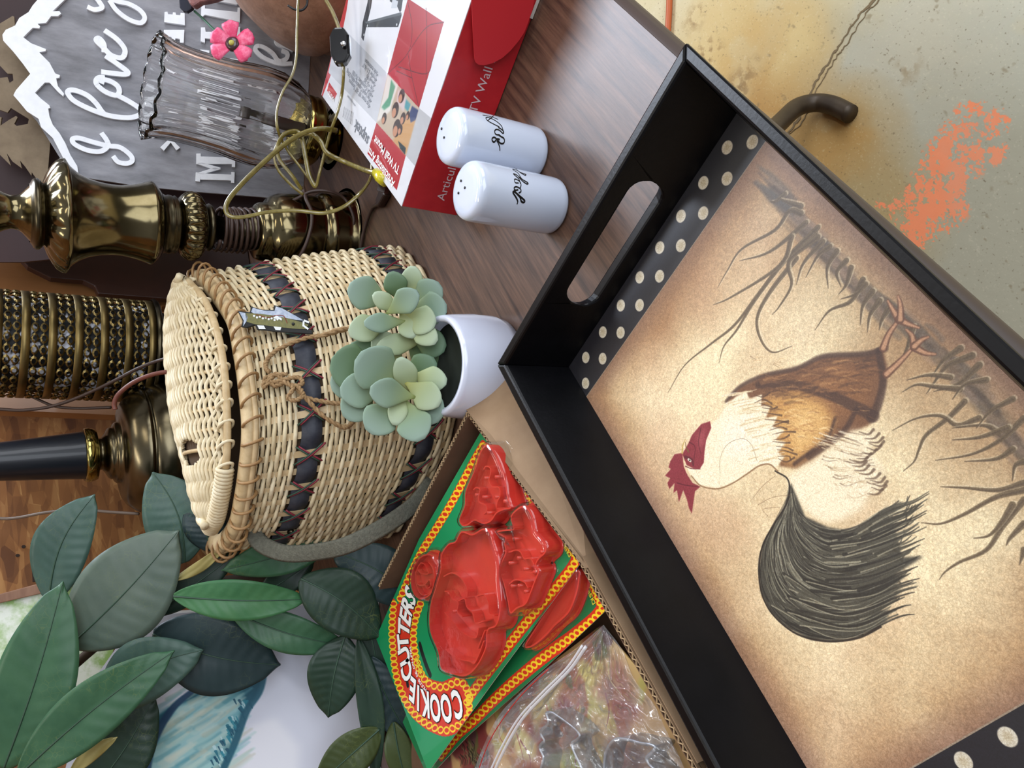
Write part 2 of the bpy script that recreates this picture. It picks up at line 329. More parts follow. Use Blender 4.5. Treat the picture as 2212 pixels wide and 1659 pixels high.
# back wall of strand board
osb = mat('osb', (128, 74, 30), rough=.6)
nt = osb.node_tree; pb = nt.nodes['Principled BSDF']; t = nt.nodes.new('ShaderNodeTexCoord'); rmps = []
def strand(rot, seed, sc):
    mp_ = nt.nodes.new('ShaderNodeMapping'); mp_.inputs['Rotation'].default_value = (0, rot, 0); mp_.inputs['Scale'].default_value = sc; mp_.inputs['Location'].default_value = (seed, 0, seed)
    v = nt.nodes.new('ShaderNodeTexVoronoi'); v.inputs['Scale'].default_value = 17; nt.links.new(t.outputs['Object'], mp_.inputs[0]); nt.links.new(mp_.outputs[0], v.inputs[0]); return v
v1 = strand(.5, 0, (1, 1, 4.0)); v2 = strand(-.7, 3, (1.1, 1, 3.6)); v3 = strand(.05, 7, (.8, 1, 5))
mxA = nt.nodes.new('ShaderNodeMix'); mxA.data_type = 'RGBA'; mxA.inputs[0].default_value = .5; nt.links.new(v1.outputs['Color'], mxA.inputs[6]); nt.links.new(v2.outputs['Color'], mxA.inputs[7])
mxB = nt.nodes.new('ShaderNodeMix'); mxB.data_type = 'RGBA'; mxB.inputs[0].default_value = .4; nt.links.new(mxA.outputs[2], mxB.inputs[6]); nt.links.new(v3.outputs['Color'], mxB.inputs[7])
nz = nt.nodes.new('ShaderNodeTexNoise'); nz.inputs['Scale'].default_value = 26; nz.inputs['Detail'].default_value = 8
mxC = nt.nodes.new('ShaderNodeMix'); mxC.data_type = 'RGBA'; mxC.inputs[0].default_value = .5; nt.links.new(mxB.outputs[2], mxC.inputs[6]); nt.links.new(nz.outputs[0], mxC.inputs[7])
cr_ = nt.nodes.new('ShaderNodeValToRGB'); cr_.color_ramp.elements[0].position = .32; cr_.color_ramp.elements[0].color = s2l((98, 58, 28)); cr_.color_ramp.elements[1].position = .68; cr_.color_ramp.elements[1].color = s2l((190, 142, 86))
ee = cr_.color_ramp.elements.new(.5); ee.color = s2l((144, 94, 50))
nt.links.new(mxC.outputs[2], cr_.inputs[0]); nt.links.new(cr_.outputs[0], pb.inputs['Base Color'])
WY = 1.25
wall = tag(MB().box((-1.6, WY, FZ), (5.2, 0, 0), (0, .03, 0), (0, 0, 2.6)).obj('wall_back', osb, smooth=False), kind='structure')
ink = mat('stencil_ink', (45, 30, 22), rough=.8)
mb = MB()
for pts in ([(72, 1170), (126, 1167)], [(75, 1172), (80, 1256)], [(102, 1188), (104, 1254)], [(101, 1188), (126, 1185)]):
    mb.ribbon([PL(x, y, (0, WY-.0004, 0), (0, -1, 0)) for x, y in pts], .012, (0, -1, 0), .0003)
mb.obj('stencil_mark', ink, wall, smooth=False)
mb = MB()
for x, y in ((51, 1181), (38, 1200)):
    c = PL(x, y, (0, WY-.0004, 0), (0, -1, 0)); mb.prism([c+Vector((math.cos(a)*.003, 0, math.sin(a)*.003)) for a in [k*.785 for k in range(8)]], (0, -.0004, 0))
mb.obj('nail_hole', ink, wall, smooth=False)

# ================================================================== TABLE
lam = mat('walnut_laminate', (56, 41, 35), rough=.36, col2=(118, 88, 70), nscale=9, ndet=11, nstretch=(1.0, 17, 1), nmix=(.34, .80), rot=(0, 0, math.radians(-3)), bump=.05, bscale=220, coat=0)
edge_m = mat('brown_edge_band', (66, 55, 49), rough=.55)
tube_m = mat('brown_steel_tube', (72, 60, 46), rough=.45, metal=.3, col2=(58, 47, 36), nscale=30)
table = empty('folding_table', (.6, .6, 0), 'brown walnut laminate folding table holding all the goods', 'table')
def fe(X): return .1401+.0250*(X-.644)
top = [(-1.1, fe(-1.1)+.009, 0), (1.62, fe(1.62)+.009, 0), (1.62, 1.2, 0), (-1.1, 1.2, 0)]
MB().prism([Vector(p) for p in top], (0, 0, -.026)).obj('tabletop', lam, table, smooth=False)
MB().tube([Vector((x, fe(x)+.0112, -.0118)) for x in (-1.1, .2, 1.62)], .0115, 14, up=(0, 0, 1), flat=1.0).obj('edge_band', edge_m, table)
P = vspline([K(1838, 247, FZ+.016), K(1800, 228, FZ+.016), K(1762, 222, FZ+.022), K(1722, 232, FZ+.05), K(1688, 262, FZ+.10), K(1650, 300, FZ+.17)], 6)
P += [P[-1]+(Vector((P[-1].x+.05, .42, -.04))-P[-1])*k for k in (.3, .6, 1)]
MB().tube(P, .0155, 12).obj('leg', tube_m, table)
P2 = [Vector((p.x-1.5, p.y, p.z)) for p in P]; MB().tube(P2, .0155, 12).obj('leg', tube_m, table)
MB().tube([P[-1]+Vector((-1.6, 0, 0)), P[-1]+Vector((.1, 0, 0))], .012, 8).obj('crossbar', tube_m, table)

# ================================================================== TRAY
TB, TH, FL, TT = .008, .067, .018, .0105
X0, X1, Y0, Y1 = -.017, .446, .143, .422
blk = mat('black_lacquer', (5, 5, 7), rough=.33, spec=.22, col2=(8, 8, 11), nscale=40, bump=.06, bscale=300)
tray = empty('serving_tray', ((X0+X1)/2, (Y0+Y1)/2, 0), 'black wooden serving tray with rooster picture and polka dot ends', 'tray')
def ff(z): return FL*(z-TB)/(TH-TB)
def wallpt(side, s, z, layer):
    f = ff(z)+(TT if layer else 0)
    if side == 'x1': return Vector((X1+f, Y0-f+s*(Y1-Y0+2*f), z))
    if side == 'x0': return Vector((X0-f, Y0-f+s*(Y1-Y0+2*f), z))
    if side == 'y1': return Vector((X0-f+s*(X1-X0+2*f), Y1+f, z))
    return Vector((X0-f+s*(X1-X0+2*f), Y0-f, z))
def tray_wall(side, slot):
    bm = bmesh.new(); loops = []
    outer = [(s/24, 0.0005) for s in range(25)]+[(1-s/24, TH) for s in range(25)]
    loops.append(outer)
    if slot:
        ya, yb, za, zb = .2195, .351, .0215, .0508; r = (zb-za)/2; lp = []
        for k in range(13):
            a = -math.pi/2-math.pi*k/12; lp.append((ya+r+math.cos(a)*r, (za+zb)/2+math.sin(a)*r))
        for k in range(13):
            a = math.pi/2-math.pi*k/12; lp.append((yb-r+math.cos(a)*r, (za+zb)/2+math.sin(a)*r))
        loops.append([((y-(Y0-ff(z)))/(Y1-Y0+2*ff(z)), z) for y, z in lp])
    V = {}
    es = []
    for lp in loops:
        vv = [bm.verts.new((s, z, 0)) for s, z in lp]
        for i in range(len(vv)): es.append(bm.edges.new((vv[i-1], vv[i])))
    bmesh.ops.triangle_fill(bm, use_beauty=True, edges=es)
    bm.verts.index_update(); vs = [(v.co.x, v.co.y) for v in bm.verts]; fs = [tuple(v.index for v in f.verts) for f in bm.faces]; bm.free()
    n = len(vs); mb = MB(); F_ = fs+[tuple(i+n for i in reversed(f)) for f in fs]; b = 0
    for lp in loops:
        m = len(lp)
        for i in range(m): F_.append((b+i, b+(i+1) % m, b+(i+1) % m+n, b+i+n))
        b += m
    mb.add([wallpt(side, s, z, 0) for s, z in vs]+[wallpt(side, s, z, 1) for s, z in vs], F_)
    return mb
for side, nm, sl in (('x1', 'handle_panel', True), ('x0', 'handle_panel', True), ('y1', 'side_panel', False), ('y0', 'side_panel', False)):
    tray_wall(side, sl).obj(nm, blk, tray, smooth=False, bevel=.0022)
MB().box((X0-.002, Y0-.002, .0006), (X1-X0+.004, 0, 0), (0, Y1-Y0+.004, 0), (0, 0, .0062)).obj('base_panel', blk, tray, smooth=False)

# ---- painted picture (author points are read off the picture and carried onto the tray floor)
CW, CH = 1900, 1144
def tray_to(x, y):
    p = K(x, y, TB); return ((p.x-X0)/(X1-X0)*CW, (p.y-Y0)/(Y1-Y0)*CH)
cv = Canvas(CW, CH, (222, 200, 158), tray_to)
yy, xx = np.mgrid[0:CH, 0:CW]
nb = vnoise(CH, CW, 7, 4, 5); nc = vnoise(CH, CW, 5, 3, 9); nf = vnoise(CH, CW, 260, 2, 3)
pxm = (X1-X0)/CW; wx = X0+xx*pxm; wy = Y0+yy*(Y1-Y0)/CH
bx0, bx1 = .0235, .406
ed = np.minimum(np.minimum(wx-bx0, bx1-wx)/1.0, np.minimum(wy-Y0, Y1-wy)/1.0)
g = np.clip(ed/.085, 0, 1)**.8; g = np.clip(g+(nb-.5)*.9-.06, 0, 1)[..., None]
c1 = np.array((166, 126, 86.)); c2 = np.array((244, 229, 190.)); base = c1*(1-g)+c2*g
pk = np.clip((nc-.52)*3, 0, 1)[..., None]*.35; base = base*(1-pk)+np.array((214, 176, 148.))*pk
e2 = np.clip(1-ed/.022, 0, 1)[..., None]*(.55+.45*nb[..., None]); base = base*(1-e2*.7)+np.array((128, 100, 92.))*e2*.7
base *= (1+(nf[..., None]-.5)*.16); cv.a[:] = base/255

def C8(x, y): return (1100+x/1.9317, 800+y/1.9317)
def C7(x, y): return (1100+x/1.9514, y/1.9518)
# grey-brown smudge along the ground line under the grass
for k in range(260):
    t = random.random(); gp = [(1670, 410), (1720, 475), (1790, 560), (1870, 640), (1950, 690), (2060, 790), (2140, 900), (2230, 1010)]; i = int(t*7); f = t*7-i
    x = gp[i][0]*(1-f)+gp[min(7, i+1)][0]*f+random.gauss(0, 11); y = gp[i][1]*(1-f)+gp[min(7, i+1)][1]*f+random.gauss(0, 11)
    cc = random.choice([(120, 104, 84), (140, 120, 104), (104, 94, 82), (165, 140, 120), (92, 88, 84), (84, 70, 60)])
    L = random.uniform(20, 60); cv.stroke([(x-L*.6, y-L*.55), (x, y+random.uniform(-6, 6)), (x+L*.6, y+L*.55)], 10, cc, 16, alpha=.42, soft=9)
def grass(pts, w=18, c=(104, 88, 66), hl=True, conv=C7):
    p = [conv(*q) for q in pts]
    if hl: cv.stroke([(a+4, b-3) for a, b in p], w*.9, (236, 222, 190), 2, alpha=.55, soft=3)
    cv.stroke(p, w, c, 1.5, alpha=.85, soft=2.5); cv.stroke([(a-1, b+1) for a, b in p], w*.35, (88, 74, 60), 1, alpha=.55, soft=2)
G7 = [
 [(1290, 980), (1160, 1100), (1050, 1240), (950, 1370), (850, 1450), (740, 1540), (670, 1655)],
 [(1300, 960), (1170, 1090), (1040, 1260), (960, 1390), (905, 1460), (885, 1530)],
 [(1210, 1090), (1100, 1230), (1045, 1340), (1060, 1430), (1110, 1485), (1190, 1460)],
 [(1230, 900), (1180, 890), (1120, 970), (980, 1050), (920, 1140), (880, 1210)],
 [(1250, 940), (1100, 1060), (970, 1100)], [(1190, 1000), (1140, 1120), (940, 1250), (860, 1285)],
 [(1300, 1000), (1180, 1100), (1190, 1200), (1140, 1290), (1110, 1325)], [(1320, 1020), (1240, 1110), (1210, 1200)],
 [(1380, 1060), (1340, 1130), (1345, 1215)], [(1420, 1100), (1380, 1150), (1400, 1210)], [(1440, 1130), (1420, 1200), (1390, 1240)],
 [(1490, 1180), (1440, 1270), (1350, 1310), (1290, 1390)], [(1530, 1230), (1490, 1290), (1480, 1370)], [(1560, 1270), (1520, 1330), (1510, 1400)], [(1600, 1300), (1570, 1350), (1560, 1390)],
 [(1160, 820), (1120, 850), (1100, 850)], [(1230, 870), (1170, 850), (1140, 840)], [(1700, 1380), (1680, 1460), (1650, 1520)],
 [(1950, 1500), (1850, 1540), (1800, 1600), (1760, 1659)], [(1980, 1540), (1890, 1620), (1790, 1650)], [(1900, 1470), (1830, 1520), (1780, 1590)],
 [(1350, 1040), (1300, 1080), (1250, 1170)], [(1500, 1200), (1460, 1240), (1400, 1260)]]
for g_ in G7: grass(g_)
G8 = [
 [(1900, 130), (1830, 200), (1740, 270), (1710, 330), (1690, 380), (1645, 420)], [(1960, 200), (1870, 230), (1800, 190), (1700, 200), (1600, 250)],
 [(2148, 200), (2050, 290), (1930, 350), (1780, 375)], [(2100, 330), (2030, 370), (1900, 380)], [(2148, 470), (2040, 500), (1900, 490), (1800, 485)],
 [(2148, 500), (2030, 530), (1900, 600), (1800, 640), (1720, 635)], [(2148, 540), (2060, 650), (1990, 750), (1880, 800), (1820, 840), (1795, 872)],
 [(2100, 560), (2050, 640), (2000, 690), (1940, 700)], [(2148, 640), (2090, 700), (2075, 730)], [(1880, 80), (1780, 70), (1700, 60), (1640, 90)], [(1840, 30), (1750, 20), (1660, 40)],
 [(2148, 380), (2110, 400), (2100, 460)], [(2040, 260), (1980, 230), (1850, 240)], [(2100, 120), (2010, 170), (1950, 240)], [(2148, 750), (2130, 810)], [(1990, 40), (1900, 60), (1850, 120)], [(2080, 240), (1960, 280), (1850, 290)]]
for g_ in G8: grass(g_, 15, conv=C8)
# rooster ------------------------------------------------
body = [C8(*p) for p in [(905, 130), (960, 70), (1060, 20), (1200, -10), (1310, -60), (1480, -70), (1560, -90), (1580, 0), (1570, 60), (1545, 130), (1530, 190), (1500, 230), (1400, 270), (1330, 320), (1270, 370), (1200, 410), (1130, 400), (1060, 250), (1000, 110)]]
cv.poly(body, (120, 84, 60), soft=4); cv.poly([C8(*p) for p in [(1060, 60), (1250, 30), (1440, -20), (1530, 0), (1500, 120), (1480, 190), (1380, 200)]], (150, 104, 66), .7, soft=22)
cv.poly([C8(*p) for p in [(1070, 110), (1200, 90), (1300, 130), (1360, 190), (1330, 280), (1250, 350), (1170, 400), (1120, 350), (1120, 230), (1060, 150)]], (212, 164, 96), .95, soft=16)
cv.poly([C8(*p) for p in [(1180, 150), (1290, 160), (1320, 220), (1270, 300), (1190, 340), (1160, 250)]], (234, 196, 132), .8, soft=22)
for pts, w in (([(905, 130), (960, 70), (1060, 22), (1200, -8), (1310, -58), (1480, -68), (1570, -92)], 16), ([(1040, 60), (1180, 60), (1330, 100), (1440, 150), (1520, 190)], 34), ([(1540, -80), (1560, 40), (1540, 140), (1510, 200)], 26), ([(1450, 160), (1400, 250), (1330, 310), (1250, 360)], 20), ([(1360, 200), (1330, 280), (1270, 330), (1190, 390)], 12)):
    cv.stroke([C8(*p) for p in pts], w*.7, (70, 50, 44), w, alpha=.75, soft=7)
for k in range(140):
    x = random.uniform(1000, 1520); y = random.uniform(-60, 380); q = C8(x, y)
    c_ = random.choice([(96, 66, 48), (180, 132, 84), (232, 192, 132), (140, 98, 62)]); a = random.uniform(-.3, .6)
    if -70 < y-(x-1000)*-.1 and y < 330-(x-1250)*.5: cv.stroke([q, (q[0]+14*math.cos(a), q[1]+14*math.sin(a))], 3, c_, 1, alpha=.35, soft=2)
for k in range(170):
    x = random.uniform(960, 1530); top_ = float(np.interp(x, [905, 960, 1060, 1200, 1310, 1480, 1560], [130, 70, 22, -8, -58, -68, -88]))+16; y = top_+random.random()**1.3*140; L_ = random.uniform(18, 46); c_ = random.choice([(70, 48, 40), (84, 58, 44), (168, 120, 78), (196, 148, 98), (106, 74, 54)])
    if x < 1060 and y > 60: continue
    cv.stroke([C8(x-L_, y+8), C8(x, y), C8(x+L_, y+6)], 7, c_, 2, alpha=.38, soft=4)
for k in range(60):
    t = random.random(); x = 1200+random.uniform(-60, 150); y = 120+random.random()*210; cv.stroke([C8(x-22, y+4), C8(x, y), C8(x+20, y+10)], 5, random.choice([(250, 222, 168), (190, 138, 80), (160, 108, 64)]), 2, alpha=.4, soft=3)
# rump
rump = [C8(*p) for p in [(1160, 440), (1200, 420), (1280, 370), (1360, 310), (1430, 250), (1480, 260), (1540, 250), (1500, 330), (1570, 420), (1530, 440), (1560, 480), (1500, 520), (1470, 580), (1400, 620), (1320, 640), (1250, 600), (1200, 540)]]
cv.poly(rump, (248, 236, 206), soft=9)
for k in range(110):
    t = random.random(); x = 1400+t*120+random.uniform(-110, 30); y = 255+t*280+random.uniform(-15, 15); a = .55-1.0*t+random.uniform(-.25, .25); L = random.uniform(30, 70)
    q = [C8(x-L*.8, y-L*.1), C8(x-L*.2, y+L*.1), C8(x+L*math.cos(a), y+L*math.sin(a)*.8)]
    cv.stroke(q, 4, random.choice([(246, 236, 208), (250, 240, 214), (226, 208, 170), (196, 172, 136), (110, 88, 72)]), 1.5, alpha=.6, soft=2.2)
for k in range(16):
    t = k/15; x = 1490+t*20+40*math.sin(t*9); y = 255+t*250; cv.stroke([C8(x+30, y-8), C8(x+8, y+12), C8(x-30, y+random.uniform(0, 14))], 8, (94, 74, 60), 2, alpha=.75, soft=3)
cv.poly([C8(*p) for p in [(1230, 600), (1300, 645), (1400, 640), (1470, 590), (1440, 670), (1300, 690)]], (210, 190, 150), .7, soft=14)
# tail
tail = [C8(*p) for p in [(1175, 470), (1150, 560), (1100, 650), (1060, 720), (1040, 830), (1050, 930), (1090, 1010), (1170, 1080), (1260, 1125), (1360, 1130), (1450, 1115), (1520, 1090), (1570, 1050), (1590, 1000), (1540, 1000), (1610, 950), (1640, 910), (1580, 930), (1660, 850), (1600, 860), (1730, 775), (1640, 780), (1600, 800), (1700, 680), (1620, 690), (1660, 640), (1600, 620), (1540, 650), (1590, 560), (1480, 560), (1440, 640), (1330, 640), (1230, 590)]]
cv.poly(tail[:22]+[C8(*p) for p in [(1600, 620), (1550, 590), (1500, 625), (1450, 655), (1400, 668), (1330, 655), (1235, 610)]], (74, 72, 64), soft=3)
TO = np.array(spline([(1165, 470), (1150, 560), (1090, 660), (1050, 760), (1042, 850), (1060, 950), (1120, 1040), (1220, 1105), (1350, 1128), (1470, 1108), (1580, 1050)], 3))
TI = np.array(spline([(1180, 490), (1200, 570), (1235, 620), (1290, 650), (1350, 668), (1400, 668), (1450, 655), (1500, 625), (1550, 585), (1600, 560), (1640, 540)], 3))
for k in range(330):
    lam_ = random.random()**.9; P_ = TO*(1-lam_)+TI*lam_; n_ = len(P_); a_ = random.randint(0, int(n_*.55)); b_ = min(n_, a_+random.randint(8, 24))
    wob = np.array([[5*math.sin(i_*.5+k), 5*math.cos(i_*.4+k*2)] for i_ in range(n_)]); Q_ = (P_+wob)[a_:b_:3]
    if len(Q_) < 3: continue
    cv.stroke([C8(*q_) for q_ in Q_], random.uniform(2, 4), random.choice([(148, 146, 126), (40, 38, 34), (32, 30, 28), (106, 104, 90), (176, 172, 150), (52, 50, 46), (64, 62, 56)]), random.uniform(1, 5), alpha=random.uniform(.35, .75), soft=1.6, n=4)
for k in range(64):
    lam_ = random.random(); e_ = TO[-1]*(1-lam_)+TI[-1]*lam_; kk_ = random.randint(5, 17); p_ = TO[-kk_]*(1-lam_)+TI[-kk_]*lam_; e2_ = TO[-max(1, kk_//2)]*(1-lam_)+TI[-max(1, kk_//2)]*lam_; L_ = random.uniform(20, 120)
    cv.stroke([C8(*p_), C8(*e2_), C8(e_[0]+L_*.4, e_[1]-6), C8(e_[0]+L_, e_[1]-16-30*lam_)], 9, random.choice([(64, 62, 54), (80, 78, 68), (48, 46, 42)]), 2, alpha=.85, soft=2)
    if k % 2: cv.stroke([C8(*(p_+9)), C8(*(e2_+8)), C8(e_[0]+L_*.4, e_[1]+4)], 4, (186, 180, 154), 1, alpha=.6, soft=2)
cv.stroke([C8(*p) for p in [(1110, 420), (1165, 460), (1160, 550), (1100, 650), (1055, 740), (1042, 850), (1060, 950), (1110, 1030), (1200, 1100), (1320, 1130), (1450, 1118), (1550, 1070)]], 5, (40, 34, 30), 6, alpha=.9, soft=2)
# neck
neck = [C8(*p) for p in [(732, 392), (760, 440), (800, 480), (870, 492), (930, 470), (990, 432), (1040, 398), (1085, 392), (1110, 410), (1150, 360), (1120, 345), (1155, 300), (1110, 290), (1150, 250), (1100, 235), (1120, 190), (1070, 200), (1090, 150), (1050, 150), (1055, 100), (1000, 120), (990, 85), (945, 110), (905, 150), (870, 200), (843, 225), (832, 262), (805, 330), (812, 380), (780, 412), (745, 402)]]
cv.poly(neck, (250, 238, 208), soft=2); cv.poly([C8(*p) for p in [(900, 200), (1010, 190), (1060, 280), (1030, 350), (940, 380), (880, 320)]], (250, 243, 222), .85, soft=20)
for k in range(90):
    t = random.random(); x = 985+t*120+40*math.sin(t*3.1)+random.uniform(-70, 5); y = 90+t*300+random.uniform(-12, 12); a = -.55+1.1*(1-t)*.4+t*.35+random.uniform(-.3, .3); L = random.uniform(25, 55)
    cv.stroke([C8(x-L, y+L*.25), C8(x, y), C8(x+L*math.cos(a), y+L*math.sin(a)*.6)], 5, random.choice([(252, 246, 226), (250, 242, 218), (240, 226, 190), (214, 192, 150)]), 1.5, alpha=.7, soft=2)
for k in range(15):
    t = k/14; x = 1030+t*105+30*math.sin(t*3.1)+random.uniform(-8, 8); y = 105+t*270; cv.stroke([C8(x+random.uniform(30, 75), y+random.uniform(-14, 22)), C8(x+22, y+random.uniform(-4, 8)), C8(x-random.uniform(10, 30), y+random.uniform(-10, 16))], 6, (82, 60, 48), 1.5, alpha=.75, soft=2.5)
cv.stroke([C8(*p) for p in [(760, 440), (800, 482), (870, 494), (930, 472), (990, 434), (1040, 400), (1085, 392), (1120, 420)]], 4, (130, 96, 66), 5, alpha=.8, soft=2.5)
# comb, face, wattle
comb = [C8(*p) for p in [(722, 345), (690, 350), (672, 380), (665, 405), (675, 412), (650, 440), (672, 450), (660, 470), (668, 495), (690, 470), (685, 512), (700, 500), (708, 550), (726, 500), (742, 540), (750, 575), (762, 598), (768, 555), (775, 505), (798, 485), (765, 470), (740, 430), (728, 400)]]
wat = [C8(*p) for p in [(750, 300), (762, 270), (800, 225), (838, 212), (843, 240), (822, 290), (815, 340), (812, 385), (795, 412), (770, 410), (740, 395), (722, 350)]]
for pl in (comb, wat): cv.poly(pl, (138, 52, 62), soft=1)
cv.poly([C8(*p) for p in [(780, 270), (820, 240), (815, 290), (795, 340)]], (170, 84, 90), .7, soft=7)
for pts in ([(752, 300), (775, 320), (770, 380)], [(735, 400), (760, 410), (798, 412)], [(700, 470), (740, 480), (790, 485)], [(800, 240), (790, 300), (800, 350)]): cv.stroke([C8(*p) for p in pts], 4, (88, 26, 38), 2, alpha=.8, soft=2)
cv.stroke([C8(735, 362), C8(760, 372), C8(768, 395)], 12, (90, 34, 44), 8, alpha=.8, soft=3); cv.stroke([C8(748, 372), C8(756, 378)], 8, (240, 236, 220), 8, soft=2); cv.stroke([C8(751, 374), C8(755, 377)], 4, (20, 16, 16), 4)
cv.stroke([C8(722, 345), C8(724, 315), C8(735, 288)], 7, (196, 170, 98), 2, soft=1.5); cv.stroke([C8(748, 340), C8(738, 320), C8(735, 300)], 5, (120, 92, 56), 2, soft=1.5)
# legs and feet
for pts in ([(1908, 752), (1920, 722), (1935, 700), (1942, 688)], [(1942, 690), (1928, 668), (1918, 650)], [(1942, 690), (1962, 700), (1985, 708)], [(1945, 690), (1945, 660), (1940, 640)], [(1915, 808), (1940, 785), (1962, 762), (1975, 748)], [(1975, 748), (1970, 725), (1958, 712)], [(1975, 750), (1998, 762), (2020, 765)], [(1975, 748), (1990, 735), (2005, 728)]):
    cv.stroke(pts, 23, (112, 76, 58), 8, alpha=.95, soft=3); cv.stroke(pts, 12, (204, 158, 124), 4, soft=4)
# faint scratches
for pts in ([(880, 440), (880, 370), (910, 310), (970, 285), (1010, 310), (1035, 380)], [(1015, 535), (1060, 480), (1110, 440)], [(1040, 560), (1100, 530), (1180, 520)], [(1080, 610), (1060, 580), (1130, 570)]): cv.stroke([C8(*p) for p in pts], 1.6, (110, 82, 60), 1.6, alpha=.55, soft=1)
# polka dot end bands
for xa, xb in ((bx1, X1), (X0, bx0)):
    i0, i1 = int((xa-X0)/(X1-X0)*CW), int((xb-X0)/(X1-X0)*CW); cv.a[:, i0:i1] = (np.array((28, 28, 36.))+(nc[:, i0:i1, None]-.5)*14)/255
for xb in (bx1, bx0):
    i = int((xb-X0)/(X1-X0)*CW); cv.a[:, i-4 if xb == bx0 else i:i if xb == bx0 else i+3] = np.array((150, 134, 116.))/255
kx = CW/(X1-X0); ky = CH/(Y1-Y0)
def dotat(wx_, wy_, r=.0054):
    cx_, cy_ = (wx_-X0)*kx, (wy_-Y0)*ky; rr = r*kx
    cv.stroke([(cx_-.5, cy_), (cx_+.5, cy_)], rr*2, (206, 200, 182), rr*2, raw=True, soft=3, n=1); cv.stroke([(cx_-.5, cy_), (cx_+.5, cy_)], rr*1.1, (186, 172, 140), rr*1.1, raw=True, soft=8, n=1, alpha=.6)
    for k in range(10):
        a = k*.628; cv.stroke([(cx_+math.cos(a)*rr*.45, cy_+math.sin(a)*rr*.45), (cx_+math.cos(a)*rr*.8, cy_+math.sin(a)*rr*.8)], 1.6, (232, 226, 210), 1.2, raw=True, alpha=.6)
for i in range(9): dotat(.4165, .1502+i*(.4145-.1502)/8)
for i in range(8): dotat(.4345, .1665+i*(.4145-.1502)/8)
for i in range(9): dotat(.013, .1502+i*(.4145-.1502)/8)
for i in range(8): dotat(-.005, .1665+i*(.4145-.1502)/8)
pm = print_mat('rooster_print', cv, rough=.42, crackle=560)
o = MB().add([(X0, Y0, TB), (X1, Y0, TB), (X1, Y1, TB), (X0, Y1, TB)], [(0, 1, 2, 3)]).obj('picture', pm, tray, smooth=False)
uv_from(o, lambda p: ((p.x-X0)/(X1-X0), 1-(p.y-Y0)/(Y1-Y0)))

# ================================================================== SHAKERS
cer = mat('white_glaze', (202, 212, 230), rough=.09, spec=.6, coat=.5)
inkb = mat('black_print', (14, 14, 14), rough=.4)
def cyl_hit(x, y, c, r):
    d = ray(x, y); a = d[0]**2+d[1]**2; ex, ey = EYE[0]-c.x, EYE[1]-c.y; b = 2*(ex*d[0]+ey*d[1]); q = ex*ex+ey*ey-r*r; disc = b*b-4*a*q
    t = (-b-math.sqrt(max(0, disc)))/(2*a); return Vector(EYE+d*t)
def shaker(name, base_px, r, h, word, holes, label):
    f = K(*base_px); c = f+Vector((.7071, .7071, 0))*r; c.z = 0
    t = empty(name, c, label, 'shaker', 'white ceramic salt and pepper shakers')
    pr = [(0, .001), (0, r*.86), (.012, r*.93), (.035, r*.975), (.08, r*.995), (.3, r), (.90, r), (.935, r*.99), (.96, r*.965), (.98, r*.915), (.992, r*.84), (.998, r*.74), (1.0, r*.5), (1.002, 0.0001)]
    mb = lathe(MB(), c, c+Vector((0, 0, h)), pr, 72); mb.obj('body', cer, t)
    hb = MB()
    for x, y in holes:
        q = K(x, y, h*1.0025); lathe(hb, q-Vector((0, 0, .004)), q+Vector((0, 0, .0006)), [(0, .0002), (0, .00105), (1, .00125), (1, .0001)], 12)
    hb.obj('pour_hole', inkb, t)
    for pts, w in word:
        P = [cyl_hit(880+a/5.53, 200+b/5.53, c, r+.0002) for a, b in spline(pts, 7)]
        lb = MB(); rows = []
        for i, p in enumerate(P):
            n = Vector((p.x-c.x, p.y-c.y, 0)).normalized(); tt = (P[min(i+1, len(P)-1)]-P[max(i-1, 0)]); tt.normalize() if tt.length > 0 else None
            s = n.cross(tt)*(w*(.55+.45*abs(tt.z))); rows.append([p-s, p+s])
        lb.grid(rows); lb.obj('lettering', inkb, t, smooth=False)
    return t
salt_w = [([(1105, 695), (1102, 650), (1085, 605), (1068, 575)], .0007), ([(1105, 560), (1070, 555), (1040, 590), (1018, 580), (1012, 550), (1040, 535), (1075, 565), (1110, 605), (1145, 608), (1160, 580), (1150, 545), (1110, 520), (1085, 500)], .0009),
 ([(1105, 505), (1060, 500), (1042, 465), (1062, 440), (1100, 450), (1140, 485), (1150, 465), (1120, 435), (1085, 415)], .0008), ([(1148, 470), (1125, 400), (1060, 340), (980, 300), (940, 300), (960, 335), (1040, 380), (1100, 410)], .0007), ([(1085, 320), (1010, 290), (940, 275), (900, 268)], .0006), ([(960, 335), (1000, 300), (1030, 275)], .0005)]
pep_w = [([(1310, 1335), (1318, 1300), (1300, 1255), (1262, 1195), (1280, 1185), (1340, 1235), (1400, 1290), (1390, 1312), (1362, 1300), (1345, 1250), (1300, 1200), (1272, 1165)], .0010), ([(1330, 1200), (1358, 1180), (1345, 1145), (1300, 1125), (1275, 1140), (1290, 1165), (1325, 1160)], .0008),
 ([(1345, 1150), (1358, 1100), (1340, 1060), (1300, 1035), (1280, 1040), (1290, 1075), (1330, 1080)], .0007), ([(1350, 1090), (1330, 1030), (1270, 975), (1300, 980), (1380, 1040), (1440, 1078), (1425, 1090), (1380, 1060), (1330, 1010)], .0008), ([(1360, 1020), (1320, 960), (1262, 920), (1290, 920), (1370, 960), (1415, 975), (1400, 985), (1340, 950)], .0007), ([(1330, 940), (1280, 895), (1225, 875)], .0006)]
shaker('salt_shaker', (1188.5, 322), .0290, .1055, salt_w, [(954, 278), (959.5, 297)], 'white ceramic salt shaker reading salt, two holes in top, nearer the red box')
shaker('pepper_shaker', (1233, 436), .0290, .1055, pep_w, [(996, 390.5), (1004.5, 405.5), (990.5, 417)], 'white ceramic pepper shaker reading pepper, three holes in top')
